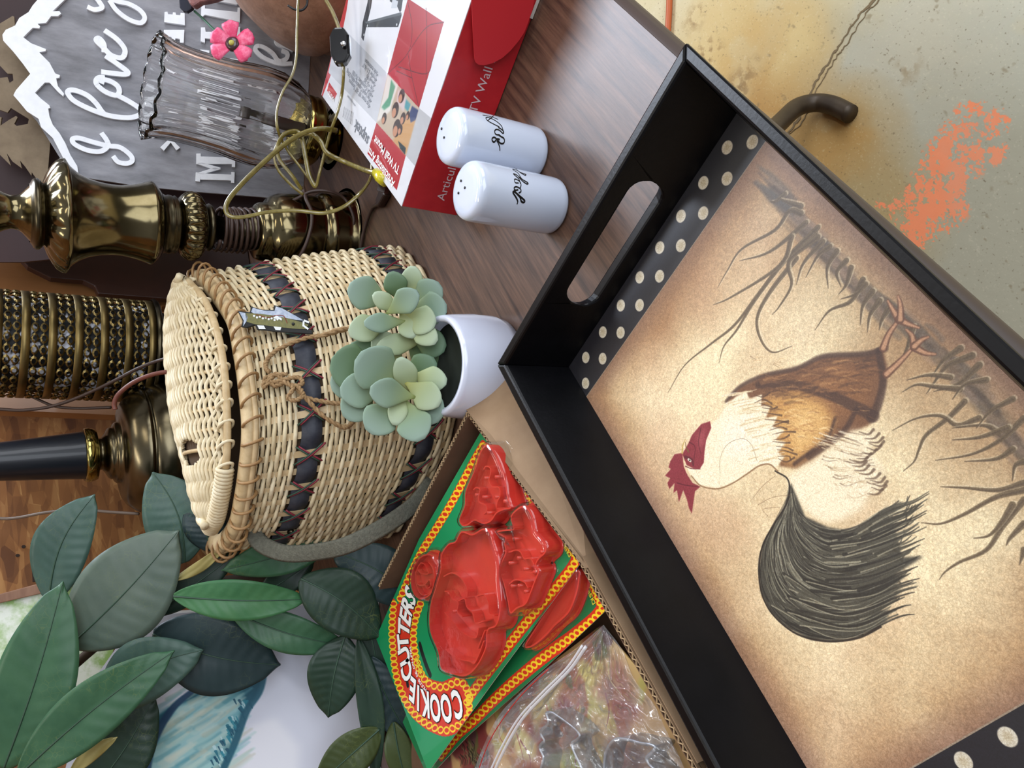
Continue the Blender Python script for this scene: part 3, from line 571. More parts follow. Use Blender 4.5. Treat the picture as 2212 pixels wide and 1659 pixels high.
# ================================================================== BOXED WALL MOUNT
BH = .0755
B0 = K(868, 446, BH); Bu = (K(695, 205, BH)-B0); Bl = Bu.length; Bu.normalize(); Bw = Vector((Bu.y, -Bu.x, 0)); Bd = .43
redc = mat('red_card', (176, 30, 38), rough=.38, col2=(186, 36, 42), nscale=60, coat=.15)
whc = mat('white_card', (232, 234, 240), rough=.35, coat=.2)
kraft_in = mat('card_edge', (205, 195, 185), rough=.8)
tv = empty('mount_box', (B0.x, B0.y, 0), 'red and white carton for a TV wall mount lying flat by the shakers', 'box')
g0 = Vector((B0.x, B0.y, 0))
o = MB().box(g0, Bu*Bl, Bw*Bd, (0, 0, BH)).obj('carton', redc, tv, smooth=False, bevel=.0012)
TW, TL = 1120, 1400
def tv_to(x, y):
    p = K(x, y, BH)-B0; return (p.dot(Bu)/Bl*TW, p.dot(Bw)/Bd*TL)
def C4(x, y): return (650+x/3.318, y/3.318)
ct = Canvas(TW, TL, (234, 236, 242), tv_to)
def cp(pts, col, **k): ct.poly([C4(*p) for p in pts], col, **k)
cp([(155, 700), (262, 420), (330, 80), (345, -20), (330, -60), (150, 690)], (196, 40, 48))
cp([(300, 195), (640, 545), (545, 880), (200, 520), (225, 400)], (206, 209, 216))
cp([(850, 775), (940, 850), (820, 1190), (755, 1115)], (192, 194, 198))
cp([(770, -10), (1028, 160), (850, 775), (625, 530)], (176, 32, 42))
for a, b in (([(770, 20), (800, 200), (770, 380), (625, 530)], 0), ([(1028, 160), (900, 200), (770, 380)], 0), ([(770, 380), (800, 560), (850, 775)], 0), ([(900, 60), (905, 200), (905, 400), (900, 600)], 0), ([(700, 480), (900, 530), (950, 420)], 0), ([(800, 560), (690, 510)], 0)): ct.stroke([C4(*p) for p in a], 4, (112, 22, 34), 4, alpha=.8)
cp([(545, 880), (755, 1115), (690, 1365), (480, 1100)], (182, 30, 42)); cp([(205, 590), (262, 672), (240, 722), (190, 650)], (196, 34, 46))
for k in range(11): ct.stroke([C4(315+k*6.5, 768+k*4), C4(300+k*6.5+4, 838+k*6)], random.choice([2, 4]), (70, 70, 74))
# printed photograph of a family on a sofa
cp([(625, 530), (850, 775), (755, 1115), (545, 880)], (196, 178, 156)); cp([(625, 530), (700, 610), (640, 800), (545, 880), (590, 700)], (226, 222, 214), soft=4)
cp([(840, 800), (755, 1115), (660, 1010), (740, 860)], (205, 158, 104), soft=6); cp([(650, 570), (680, 620), (640, 760), (600, 790), (580, 770), (630, 700)], (92, 160, 128), soft=3)
cp([(800, 760), (845, 790), (825, 860), (790, 880), (780, 820)], (52, 68, 112), soft=2); cp([(745, 700), (790, 750), (770, 800), (735, 760)], (70, 150, 160), soft=3)
cp([(700, 640), (760, 700), (740, 800), (690, 740)], (214, 196, 196), soft=5); cp([(700, 1010), (755, 1060), (750, 1110), (712, 1062)], (44, 58, 62), soft=1)
for x, y, r in ((600, 850, 34), (680, 790, 46), (725, 690, 40), (690, 920, 52), (715, 930, 30), (770, 830, 24), (735, 850, 34)):
    cx_, cy_ = tv_to(*C4(x, y)); ct.stroke([(cx_, cy_), (cx_+1, cy_)], r*1.3, (52, 34, 28), raw=True, soft=5, n=1); ct.stroke([(cx_+r*.1, cy_-r*.28), (cx_+r*.1+1, cy_-r*.28)], r*.8, (198, 140, 108), raw=True, soft=6, n=1)
# printed steel bracket
for pts, c_ in (([(490, -40), (520, -40), (505, 60), (470, 200), (452, 296), (436, 268), (446, 160), (480, 20)], (44, 50, 58)), ([(462, 158), (722, 88), (726, 108), (478, 176)], (92, 100, 106)), ([(478, 170), (726, 108), (712, 160), (700, 195), (470, 196)], (52, 60, 66)), ([(640, -40), (740, -40), (722, 80), (712, 90), (690, 40), (640, 10)], (58, 64, 70)), ([(660, -10), (700, 10), (690, 60), (650, 60)], (206, 212, 220))): cp(pts, c_)
for x, y in ((480, 185), (690, 178), (455, 250)):
    cx_, cy_ = tv_to(*C4(x, y)); ct.stroke([(cx_, cy_), (cx_+1, cy_)], 10, (220, 224, 228), raw=True, n=1)
m_top = print_mat('mount_box_print', ct, rough=.2, coat=.4, gain=.72)
q = [B0+Vector((0, 0, .0006)), B0+Bu*Bl+Vector((0, 0, .0006)), B0+Bu*Bl+Bw*Bd+Vector((0, 0, .0006)), B0+Bw*Bd+Vector((0, 0, .0006))]
o = MB().add([p for p in q]+[p-Vector((0, 0, .0008)) for p in q], [(0, 1, 2, 3), (4, 7, 6, 5), (0, 4, 5, 1), (1, 5, 6, 2), (2, 6, 7, 3), (3, 7, 4, 0)]).obj('printed_top', m_top, tv, smooth=False)
uv_from(o, lambda p: ((p-B0).dot(Bu)/Bl, 1-(p-B0).dot(Bw)/Bd))
whc2 = None; txw = mat('white_print', (236, 232, 232), rough=.4); txg = mat('grey_print', (92, 96, 104), rough=.5); txp = mat('pale_print', (214, 190, 192), rough=.4)
def toptext(s, x, y, size, m, bold=0, nm='lettering'):
    p = K(*C4(x, y), BH+.0009); v, f = text_mesh(s, p, Bu, -Bw, size, bold); MB().add(v, f).obj(nm, m, tv, smooth=False, fix=False)
toptext('Articulating Arm', 676, 1300, .0142, txw, .0002); toptext('TV Wall Mount', 712, 1200, .0142, txw, .0002)
toptext('suptek', 492, 985, .021, txg, .0003); toptext('MA2720', 244, 706, .0085, txw, .0001)
for k, s in enumerate(('\u2022Fits most 10"-32" Screens', '\u2022Max Load Capacity 44lbs/20kg', '\u2022VESA Compliant 75/100', '\u2022Tilt +5/-20', '\u2022Swivel 90', '\u2022Profile 3.1-16.1"', '\u2022Side extension')):
    toptext(s, 500+k*9.5, 752-k*38, .0083, txg)
toptext('www.suptek.com', 392, 752, .005, txg)
# long red side
ns = Bw.cross(Vector((0, 0, 1)))
p0 = PL(959, 434, B0, ns); pe = PL(1058, 146, B0, ns)
s_ = 'Articulating Arm TV Wall'; v, f = text_mesh(s_, Vector((0, 0, 0)), (1, 0, 0), (0, 1, 0), 1.0); wid = max(a.x for a in v); sz = abs((pe-p0).dot(Bw))/wid
v, f = text_mesh(s_+' Mount', p0+ns*.0003, Bw, (0, 0, 1), sz, 0); MB().add(v, f).obj('lettering', txp, tv, smooth=False, fix=False)
# torn side flap hanging over the red side
fn = (ns+Vector((0, 0, .12))).normalized(); fo = B0+ns*.004
fl = [PL(*C4(*p), fo, fn) for p in [(1222, -120), (1222, 0), (1228, 200), (1240, 420), (1250, 446), (1270, 462), (1310, 466), (1370, 452), (1440, 415), (1500, 362), (1560, 290), (1600, 230), (1630, 150), (1660, 60), (1680, -60), (1690, -120)]]
MB().prism(fl, fn*.0014).obj('flap', mat('red_flap', (186, 34, 42), rough=.5), tv, smooth=False, bevel=.0003)
MB().box(PL(*C4(1640, 128), B0+ns*.001, ns), Bw*.05, ns*.001, (0, 0, -.006)).obj('torn_edge', kraft_in, tv, smooth=False)
# ================================================================== LAMPS
def brass(name, c, c2, rough=.22, bump=.0): return mat(name, c, rough=rough, metal=1, col2=c2, nscale=14, ndet=6, nmix=(.3, .7), bump=bump, bscale=30)
br_ant = brass('antique_brass', (92, 82, 56), (116, 106, 80), .16)
br_dk = brass('dark_brass', (62, 55, 42), (84, 77, 60), .28)
br_br = brass('bright_brass', (170, 158, 96), (140, 126, 72), .12)
br_pu = brass('aged_pale_brass', (112, 104, 84), (84, 75, 56), .24)
cord_b = mat('brown_cord', (62, 45, 38), rough=.4); cord_r = mat('reddish_cord', (104, 56, 44), rough=.4)
cord_g = mat('clear_gold_cord', (98, 86, 30), rough=.2, spec=.7, coat=.5, col2=(124, 112, 54), nscale=120)
plug_m = mat('dark_brown_plug', (48, 30, 24), rough=.35)

# -- large turned brass lamp
A = K(768, 505, 0); A = A+Vector((.7071, .7071, 0))*.052; hz = (-.7071, -.7071, 0)
B = PL(0, 456, A, hz)
lamp = empty('brass_lamp', A, 'tall antique brass lamp base with fluted shoulder and cord wound round its neck', 'lamp', None)
def seg_l(nm, lst, m, lobes=None, seg=64): return lathe(MB(), A, B, prof_px(A, B, lst), seg, lobes).obj(nm, m, lamp)
seg_l('base', [(776, 2), (776, 98), (774, 103), (762, 103), (745, 100), (740, 97), (735, 97), (728, 92), (716, 90), (700, 92), (688, 92), (682, 86), (678, 82), (668, 85), (640, 86), (612, 85), (598, 84), (588, 80), (578, 74), (574, 64), (566, 63), (558, 62), (552, 59), (548, 52), (544, 40), (538, 2)], br_ant)
seg_l('neck', [(546, 40), (530, 33), (505, 27), (480, 25), (468, 28), (458, 40), (455, 48), (450, 51), (445, 49), (441, 42)], br_dk)
seg_l('beaded_ring', [(441, 44), (437, 56), (432, 63), (424, 69), (414, 71), (404, 70), (396, 67), (390, 62), (387, 56), (384, 46)], br_ant, {2: (22, .05), 3: (22, .1), 4: (22, .12), 5: (22, .1), 6: (22, .05)}, 176)
seg_l('collar', [(386, 46), (380, 58), (376, 62), (372, 60), (368, 62), (362, 63), (357, 61), (352, 63), (347, 66), (343, 72)], br_dk)
seg_l('body', [(345, 68), (338, 78), (330, 86), (326, 89), (322, 89), (308, 84), (288, 79), (262, 75), (240, 75), (215, 78), (190, 84), (168, 94), (152, 106), (146, 113), (143, 116), (146, 112)], br_ant)
seg_l('fluted_shoulder', [(146, 113), (140, 122), (132, 121), (120, 113), (110, 100), (102, 87), (97, 76), (93, 68), (88, 66)], br_ant, {2: (17, .02), 3: (17, .05), 4: (17, .07), 5: (17, .08), 6: (17, .05)}, 170)
seg_l('ring', [(92, 66), (88, 72), (82, 76), (76, 76), (71, 73), (67, 66), (63, 62)], br_dk)
seg_l('stem', [(66, 62), (56, 52), (46, 42), (36, 37), (22, 36), (8, 40), (-8, 48), (-30, 60), (-60, 66), (-90, 50)], br_ant)
# cord wound round the neck
P = []; axv = (B-A).normalized(); uu = axv.orthogonal().normalized(); ww = axv.cross(uu)
pf = dict((x, r) for x, r in zip((540, 515, 490, 470), [p for p in prof_px(A, B, [(540, 44), (515, 42), (490, 41), (470, 36)])]))
for k in range(160):
    f = k/159; x = 540-66*f+9*math.sin(k*.23); (t, r), = prof_px(A, B, [(x, 36+12*abs(math.sin(k*.11)))]); th = k*.45; P.append(A+(B-A)*t+uu*math.cos(th)*(r)+ww*math.sin(th)*(r))
MB().tube(P, .0026, 6).obj('wound_cord', cord_b, lamp)
def at_lamp(x, y, k=1.0): return PL(x, y, A+Vector((-.7071, -.7071, 0))*.062*k, (-.7071, -.7071, .1))
MB().tube(vspline([at_lamp(762, 498), at_lamp(764, 470, 1.1), at_lamp(745, 430), at_lamp(712, 414), at_lamp(672, 414, .9), at_lamp(640, 430, .8), at_lamp(610, 440, .6)]), .0026, 6).obj('cord', cord_b, lamp)
MB().tube(vspline([at_lamp(655, 405, .6), at_lamp(662, 432, 1), at_lamp(673, 458, 1.15), at_lamp(672, 490, 1.2), at_lamp(660, 530, 1.15), at_lamp(640, 565, 1), at_lamp(610, 598, .7)]), .0030, 6).obj('cord', cord_b, lamp)
hq = at_lamp(757, 497, 1.06); lathe(MB(), hq, hq+Vector((.7, .7, 0))*.004, [(0, .0002), (0, .0062), (1, .0062)], 16).obj('cord_hole', mat('hole_black', (4, 4, 4), rough=.9), lamp)
# its plug lying on the table by the carton
pg = empty('lamp_plug', K(825, 430, .006), 'dark brown two-pin plug and cord on the table by the carton corner', 'plug')
b0, b1 = K(812, 440, .012), K(826, 408, .012); dv = (b1-b0).normalized(); sd = Vector((-dv.y, dv.x, 0))
MB().prism([b0-sd*.008, b0-dv*.004, b0+sd*.008, b1+sd*.012, b1-sd*.012], (0, 0, -.011)).obj('body', plug_m, pg, smooth=False, bevel=.003)
MB().tube(vspline([b0+Vector((0, 0, -.006)), K(806, 448, .004), K(795, 470, .004), K(786, 500, .004), K(780, 530, .004), K(776, 558, .004), K(774, 600, .004)]), .0030, 6).obj('cord', cord_b, pg)
yel = mat('yellow_plug', (190, 178, 30), rough=.2, coat=.5)

# -- pierced brass lamp body behind
A2 = Vector((.985, 1.02, 0)); 
def axis_for(xy_top, xy_bot, P0):
    return PL(*xy_bot, P0, hz), PL(*xy_top, P0, hz)
Ab, At = axis_for((0, 741), (362, 763), A2)
pl_ = empty('pierced_lamp', (Ab.x, Ab.y, 0), 'cylindrical lamp body of pierced brass fretwork against the strand board wall', 'lamp')
(t0, r0), (t1, r1) = prof_px(Ab, At, [(318, 108), (-60, 116)])
ax = (At-Ab).normalized(); u2 = ax.orthogonal().normalized(); w2 = ax.cross(u2)
def cylp(s, th, dr=0):
    t = t0+(t1-t0)*s; r = r0+(r1-r0)*s+dr; return Ab+(At-Ab)*t+u2*math.cos(th)*r+w2*math.sin(th)*r
NA = 30; nbands = 7; mbh = MB(); mbb = MB()
bandw = 1/nbands
for b in range(nbands):
    s0 = b*bandw; s1 = s0+bandw*.34; s2 = s0+bandw
    rows = [[cylp(s, 2*math.pi*k/88, dr) for k in range(88)] for s, dr in ((s0, 0), (s0+.002, .0016), (s1-.002, .0016), (s1, 0))]; mbb.grid(rows, close_u=True)
    for row in range(2):
        sa = s1+(s2-s1)*row/2; sb = s1+(s2-s1)*(row+1)/2
        for k in range(NA):
            a0 = 2*math.pi*k/NA; a1 = 2*math.pi*(k+1)/NA; cs, ca = (sa+sb)/2, (a0+a1)/2; hs, ha = (sb-sa)/2, (a1-a0)/2
            outer = [(-1, -1), (0, -1), (1, -1), (1, 0), (1, 1), (0, 1), (-1, 1), (-1, 0)]
            # round cell plus small diamond gaps at the corners
            out_r = []
            for (i, j) in outer:
                f_ = .62 if (i and j) else 1.0
                out_r.append((cs+i*hs*f_, ca+j*ha*f_))
            inn = [(cs+i*hs*.50*(.75 if i and j else 1), ca+j*ha*.50*(.75 if i and j else 1)) for i, j in outer]
            vs = [cylp(s, a) for s, a in out_r]+[cylp(s, a, .0018) for s, a in inn]+[cylp(s, a, -.001) for s, a in inn]
            mbh.add(vs, [(q, (q+1) % 8, 8+(q+1) % 8, 8+q) for q in range(8)]+[(8+q, 8+(q+1) % 8, 16+(q+1) % 8, 16+q) for q in range(8)])
mbh.obj('fretwork', brass('fretwork_brass', (104, 88, 52), (140, 122, 78), .35), pl_, smooth=False, fix=False); mbb.obj('band', brass('band_brass', (98, 84, 52), (128, 110, 70), .4, .3), pl_)
backlight_core = mat('mottled_backlight', (8, 9, 12), rough=.5, col2=(225, 228, 240), nscale=52, ndet=2, nmix=(.56, .62))  # added core: pale patches stand for brightness seen through the holes
lathe(MB(), Ab, At, [(t0, r0*.9), (t1, r1*.9)], 48).obj('backlight_core', backlight_core, pl_)
lathe(MB(), Ab, At, prof_px(Ab, At, [(318, 112), (324, 116), (330, 112), (333, 92), (350, 84), (362, 78), (372, 80), (400, 96), (440, 100)])+[(-.36, .07), (-1.0, .07)], 48).obj('foot', br_dk, pl_)

# -- black column lamp with bell foot
Ac, Bc = axis_for((0, 997), (360, 970), Vector((.92, .99, 0)))
bl = empty('column_lamp', (Ac.x, Ac.y, 0), 'black column lamp on a round stepped brass foot behind the wicker creel', 'lamp')
lathe(MB(), Ac, Bc, prof_px(Ac, Bc, [(188, 52), (100, 47), (0, 42), (-90, 38)]), 40).obj('column', mat('black_satin', (20, 24, 32), rough=.35, coat=.2, bump=.03), bl)
lathe(MB(), Ac, Bc, prof_px(Ac, Bc, [(188, 50), (180, 55), (184, 58), (192, 59), (200, 57), (208, 54), (211, 40)]), 48).obj('ring', br_br, bl)
lathe(MB(), Ac, Bc, prof_px(Ac, Bc, [(206, 44), (212, 35), (219, 34), (226, 42), (233, 53), (238, 56), (243, 56), (245, 62), (250, 66), (256, 68), (258, 84), (262, 102), (270, 114), (280, 122), (288, 127), (296, 131), (303, 134), (308, 134), (312, 128), (314, 131), (322, 137), (340, 142), (365, 144), (385, 142), (400, 138), (430, 132), (520, 132)])+[(-1.1, .1)], 72).obj('foot', br_pu, bl)

# loose brown cords behind
def cordw(par, pts, r, m, d):
    P = vspline([D(x, y, dd if (dd := (p[2] if len(p) > 2 else d)) else d) for p in pts for x, y in [p[:2]]], 7)
    MB().tube(P, r, 6).obj('cord', m, par)
cordw(pl_, [(-60, 880), (0, 884), (50, 886), (110, 878), (170, 858), (240, 826), (300, 795), (352, 776), (400, 765, 1.14)], .0026, cord_b, 1.16)
cordw(pl_, [(-40, 800), (0, 822), (40, 842), (84, 864), (120, 878), (170, 882), (240, 880)], .0022, cord_b, 1.22)
cordw(bl, [(249, 885), (247, 872), (256, 852), (285, 828), (320, 812), (356, 804), (390, 806)], .0034, cord_r, 1.12)
cordw(bl, [(-60, 1110), (0, 1120), (40, 1118), (100, 1107), (170, 1101), (235, 1106), (300, 1110)], .0024, mat('greybrown_cord', (112, 96, 84), rough=.4), 1.24)

# ================================================================== CRYSTAL LAMP
glass = mat('crystal', (255, 255, 255), rough=.0, trans=1, ior=1.5, spec=.6)
V0 = K(742, 282, 0)+Vector((.7071, .7071, 0))*.05; V1 = PL(320, 184, V0, hz)
va = empty('crystal_lamp', V0, 'cut crystal tulip lamp with scalloped rim on a brass foot', 'lamp')
pr = prof_px(V0, V1, [(652, 66), (640, 78), (620, 90), (590, 100), (555, 104), (520, 102), (480, 98), (440, 97), (400, 98), (370, 101), (350, 105), (336, 109), (326, 112)])
axv = (V1-V0).normalized(); uu = axv.orthogonal().normalized(); ww = axv.cross(uu); rows = []; NS = 240
ins = [(t, max(.004, r-.0045)) for t, r in pr]
for li, (pp, inner) in enumerate(((pr, 0), (list(reversed(ins)), 1))):
    for i, (t, r) in enumerate(pp):
        idx = i if not inner else len(pr)-1-i; row = []
        for k in range(NS):
            th = 2*math.pi*k/NS; sc = 0; dt = 0; rr = r
            if not inner: 
                if idx >= 4: rr = r*(1+.020*abs(math.sin(th*15)))            # vertical flutes
                else: rr = r*(1+.045*(abs(math.sin(th*8+idx*1.57))))            # cut diamonds at the bottom
            top = max(0, (idx-10)/2); dt = .012*top*abs(math.sin(th*8)); rr *= 1+.03*top*math.cos(th*16)
            row.append(V0+(V1-V0)*(t+dt)+uu*math.cos(th)*rr+ww*math.sin(th)*rr)
        rows.append(row)
MB().grid(rows, close_u=True).obj('crystal_body', glass, va)
lathe(MB(), V0, V1, prof_px(V0, V1, [(690, 40), (684, 66), (678, 72), (670, 74), (664, 72), (660, 74), (652, 74), (646, 71), (644, 66), (650, 62), (652, 20)]), 56).obj('brass_cup', br_br, va)
lathe(MB(), V0, V1, prof_px(V0, V1, [(744, 2), (746, 62), (744, 66), (738, 66), (732, 62), (727, 62), (720, 55), (712, 50), (706, 34), (700, 30), (694, 30), (688, 40)]), 56).obj('foot', br_br, va)
lathe(MB(), V0, V1, prof_px(V0, V1, [(650, 16), (600, 16), (570, 14), (568, 5), (540, 5), (536, 17), (524, 17), (520, 12), (519, 2)]), 24).obj('bulb_socket', mat('dark_socket', (52, 42, 36), rough=.4), va)
def cordp(nm, pts, r, m, par, d, n=8):
    P = vspline([D(p[0], p[1], p[2] if len(p) > 2 else d) for p in pts], n); return MB().tube(P, r, 8, flat=.55).obj(nm, m, par)
gc = [(690, -60), (700, -10), (718, 25), (733, 65), (741, 110), (742, 160), (738, 205, 1.07), (728, 245, 1.07), (712, 290, 1.09), (700, 335, 1.1), (690, 375, 1.11), (682, 402, 1.12), (668, 380, 1.12), (660, 340, 1.12), (652, 300, 1.12), (640, 284, 1.12), (612, 292, 1.1), (600, 318, 1.1), (604, 345, 1.1), (630, 378, 1.1), (652, 410, 1.11)]
cordp('cord', gc, .0034, cord_g, va, 1.05)
cordp('cord', [(650, -60), (644, 0), (641, 70), (640, 120), (632, 160), (610, 200), (598, 240), (600, 280), (618, 320, 1.13), (648, 360, 1.13), (672, 392, 1.13), (682, 405, 1.13)], .0034, cord_g, va, 1.1)
cordp('cord', [(728, 282, 1.1), (690, 278), (650, 290), (610, 316), (560, 360), (520, 400), (494, 432), (488, 455), (500, 468), (530, 468), (580, 458), (640, 455), (700, 460), (745, 445), (780, 415), (800, 385, 1.02), (803, 350, 1.02)], .0034, cord_g, va, 1.07)
cordp('cord', [(640, 296, 1.13), (668, 288), (692, 305), (706, 330), (745, 350), (790, 368, 1.02), (815, 374, 1.0)], .0034, cord_g, va, 1.08)
cordp('cord', [(604, 300, 1.12), (592, 330), (600, 365), (628, 398), (655, 420)], .0030, cord_g, va, 1.12)
cordp('cord', [(705, 330, 1.1), (692, 365), (684, 400)], .0034, cord_g, va, 1.12)
q0, q1 = D(812, 372, 1.0), D(832, 392, .985); MB().tube([q0, q0*.5+q1*.5, q1], [.006, .008, .0075], 8).obj('plug', yel, va)
q0, q1 = D(820, 392, .995), D(818, 410, .99)
MB().box(D(818, 392, 1.0), D(835, 398, 1.0)-D(818, 392, 1.0), D(812, 412, 1.0)-D(818, 392, 1.0), (0, 0, -.006)).obj('plug_end', plug_m, va, smooth=False, bevel=.001)
blkp = mat('black_bakelite', (14, 13, 14), rough=.14, coat=.6)
c0, c1 = D(733, 64, 1.035), D(738, 142, 1.035); mid = (c0+c1)/2; du = (c1-c0).normalized(); sdv = Vector(R[:, 0])*1.0; fwv = Vector(-FWD)
sdv = (sdv-du*sdv.dot(du)).normalized(); L = (c1-c0).length/2; W_ = .0125
hexp = [mid-du*L-sdv*W_*.5, mid-du*L+sdv*W_*.55, mid-du*L*.55+sdv*W_*1.05, mid+du*L*.55+sdv*W_*1.05, mid+du*L+sdv*W_*.5, mid+du*L-sdv*W_*.55, mid+du*L*.5-sdv*W_*.95, mid-du*L*.55-sdv*W_*.95]
sw = MB().prism([p-fwv*.006 for p in hexp], fwv*.015).obj('inline_switch', blkp, va, smooth=False, bevel=.003)
sq = D(742, 95, 1.022); lathe(MB(), sq, sq+fwv*.003, [(0, .0001), (0, .0034), (.6, .0034), (1, .0024), (1, .0001)], 14).obj('screw', mat('steel', (190, 190, 190), rough=.25, metal=1), sw)

# ================================================================== MOUNTAIN SIGN
SN = Vector((-.747*math.cos(.26), -.665*math.cos(.26), math.sin(.26))); S0 = Vector((1.385, .563, 0))
def SP(x, y, off=0.0): return PL(x, y, S0+SN*off, SN)
wash = mat('grey_washed_board', (112, 113, 119), rough=.7, col2=(158, 159, 167), nscale=40, ndet=8, nstretch=(1, 1, .12), nmix=(.3, .7), bump=.1)
whp = mat('white_painted_wood', (244, 248, 255), rough=.5, col2=(236, 240, 248), nscale=60)
edg = mat('raw_sawn_edge', (176, 172, 160), rough=.8)
sg = empty('mountain_sign', S0, 'grey plank sign with white mountains and raised words I love you the mountains and back', 'sign')
T = .008
out = [(5, 80), (120, -10), (200, -90), (300, -150), (700, -150), (676, 60), (672, 100), (664, 240), (655, 436), (560, 425), (420, 414), (300, 402), (172, 382), (135, 350), (80, 262), (60, 240), (35, 205), (68, 160)]
MB().prism([SP(x, y, 0) for x, y in out], -SN*T).obj('board', wash, sg, smooth=False)
def cut(pts, nm='cutout', t=.006, m=whp): return MB().prism([SP(a, b, 0) for a, b in pts], SN*t).obj(nm, m, sg, smooth=False, bevel=.0004)
def S5(*L): return [(x/5.53, y/5.53) for x, y in L]
cut(S5((860, -60), (640, 150), (720, 150), (740, 180), (700, 210), (620, 210), (560, 290), (460, 300), (490, 330), (480, 355), (400, 350), (290, 460), (380, 530), (560, 600), (555, 625), (480, 640), (600, 760), (670, 890), (725, 910), (720, 940), (680, 950), (700, 1040), (775, 1130), (765, 1165), (700, 1110), (600, 1000), (545, 1000), (430, 1120), (500, 1190), (600, 1270), (610, 1300), (585, 1310), (600, 1400), (640, 1500), (720, 1600), (790, 1720), (850, 1860), (930, 1990), (950, 2110), (900, 2090), (780, 1930), (640, 1660), (500, 1530), (470, 1430), (330, 1340), (240, 1230), (170, 1150), (200, 1090), (370, 895), (280, 770), (160, 620), (50, 500), (40, 430), (80, 370), (190, 320), (240, 230), (350, 160), (400, 80), (520, -60), (700, -300), (950, -300)), 'snow_cap')
def word(strokes, w=.006, nm='script_word'):
    mb = MB()
    for pts in strokes:
        P = [SP(x/5.53, y/5.53, 0) for x, y in spline(pts, 6)]; mb.ribbon(P, w, SN, .0062)
    return mb.obj(nm, whp, sg, smooth=False)
word([[(1255, 375), (1400, 480), (1490, 590), (1490, 670), (1440, 705), (1330, 670), (1240, 580), (1165, 510), (1160, 480), (1195, 475), (1245, 540), (1250, 640)], [(1265, 680), (1400, 770), (1530, 870), (1500, 900), (1370, 890), (1215, 870)], [(1260, 940), (1190, 940), (1155, 975), (1170, 1030), (1270, 1110), (1390, 1150), (1430, 1110), (1410, 1040), (1330, 985), (1240, 965), (1215, 1010)],
      [(1390, 1140), (1560, 1230), (1690, 1320), (1690, 1370), (1560, 1415), (1330, 1395), (1100, 1320), (900, 1220), (820, 1130), (840, 1090), (920, 1095), (1050, 1150), (1150, 1240), (1215, 1330), (1260, 1380)]], .0078)
def S7(*L): return [(x*5.53/3.16, y*5.53/3.16) for x, y in L]
word([S7((695, 912), (730, 960), (740, 1000), (690, 1038), (600, 1030), (515, 990), (500, 955), (545, 948), (640, 975), (740, 1000), (820, 1010), (890, 1060), (905, 1100), (870, 1120), (810, 1110), (775, 1070))], .0075)
word([S7((600, 55), (650, 75), (700, 60), (680, 20), (640, -30)), S7((750, 10), (800, 80), (880, 140), (960, 165), (990, 130), (960, 80), (880, 35), (780, 10), (700, -60), (600, -110))], .0072)
def slab(letter_pts, nm='block_letter'):
    for pts in letter_pts: cut([(x/3.16, y/3.16) for x, y in pts], nm)
slab([[(1368, 1072), (1584, 1080), (1584, 1124), (1368, 1124)], [(1368, 1186), (1580, 1196), (1580, 1236), (1368, 1230)], [(1582, 1062), (1606, 1064), (1606, 1146), (1582, 1144)], [(1578, 1177), (1603, 1179), (1600, 1253), (1577, 1251)], [(1340, 1053), (1371, 1052), (1371, 1128), (1340, 1124)], [(1337, 1180), (1371, 1184), (1366, 1245), (1334, 1240)], [(1342, 1122), (1376, 1112), (1510, 1150), (1470, 1164)], [(1342, 1186), (1376, 1196), (1510, 1158), (1470, 1146)]])
MB().ribbon([SP(x/3.16, y/3.16) for x, y in spline([(1370, 930), (1430, 990), (1500, 1012), (1560, 1005), (1600, 975), (1600, 900), (1560, 840), (1480, 820), (1400, 840), (1362, 890)], 6, True)+[(1370, 930)]], .0105, SN, .0062).obj('block_letter', whp, sg, smooth=False)
slab([[(1372, 195), (1400, 195), (1405, 225), (1600, 225), (1605, 190), (1640, 190), (1640, 300), (1600, 290), (1400, 270), (1400, 300), (1370, 290)], [(1375, 42), (1400, 42), (1400, 66), (1620, 90), (1622, 60), (1640, 60), (1638, 160), (1600, 150), (1400, 110), (1372, 130)], [(1480, -40), (1640, -40), (1640, 30), (1615, 40), (1480, 15)]])
slab([[(1366, 345), (1430, 352), (1430, 370), (1370, 365)], [(1570, 405), (1630, 410), (1630, 435), (1570, 425)], [(1370, 480), (1400, 470), (1640, 520), (1640, 560), (1400, 520), (1366, 530)], [(1370, 640), (1400, 640), (1400, 660), (1640, 680), (1640, 720), (1400, 700), (1366, 700)]])
slab([[(1125, 90), (1145, 88), (1150, 105), (1180, 108), (1182, 92), (1200, 94), (1204, 110), (1232, 112), (1234, 96), (1262, 98), (1264, 180), (1122, 160)], [(1120, 212), (1260, 212), (1256, 300), (1230, 300), (1228, 275), (1200, 270), (1195, 290), (1175, 285), (1172, 262), (1145, 255), (1120, 250)]])
for dx in (0, -75):
    MB().ribbon([SP(x/3.16, (y+dx)/3.16) for x, y in ((1108, 1022), (1165, 962), (1218, 1022))], .0075, SN, .0062).obj('chevron', whp, sg, smooth=False)
word([S7((1990, 175), (1900, 240), (1890, 300), (1960, 330), (2000, 350)), S7((1995, 440), (1900, 440), (1800, 400), (1745, 350), (1755, 322), (1800, 330), (1860, 370), (1900, 420), (1950, 410), (1960, 370), (1920, 350)), S7((1870, 140), (1940, 190), (2000, 220))], .007)
word([S7((1860, 1062), (1880, 1100), (1920, 1138), (1950, 1130), (1945, 1095), (1900, 1070), (1880, 1085)), S7((1930, 1085), (1960, 1110), (1975, 1060))], .0066)
o = MB().box(SP(655, 437, .002), SP(672, 60, .002)-SP(655, 437, .002), SN*.02, (0, 0, -.001)).obj('shadow_foot', edg, sg, smooth=False); bpy.data.objects.remove(o)

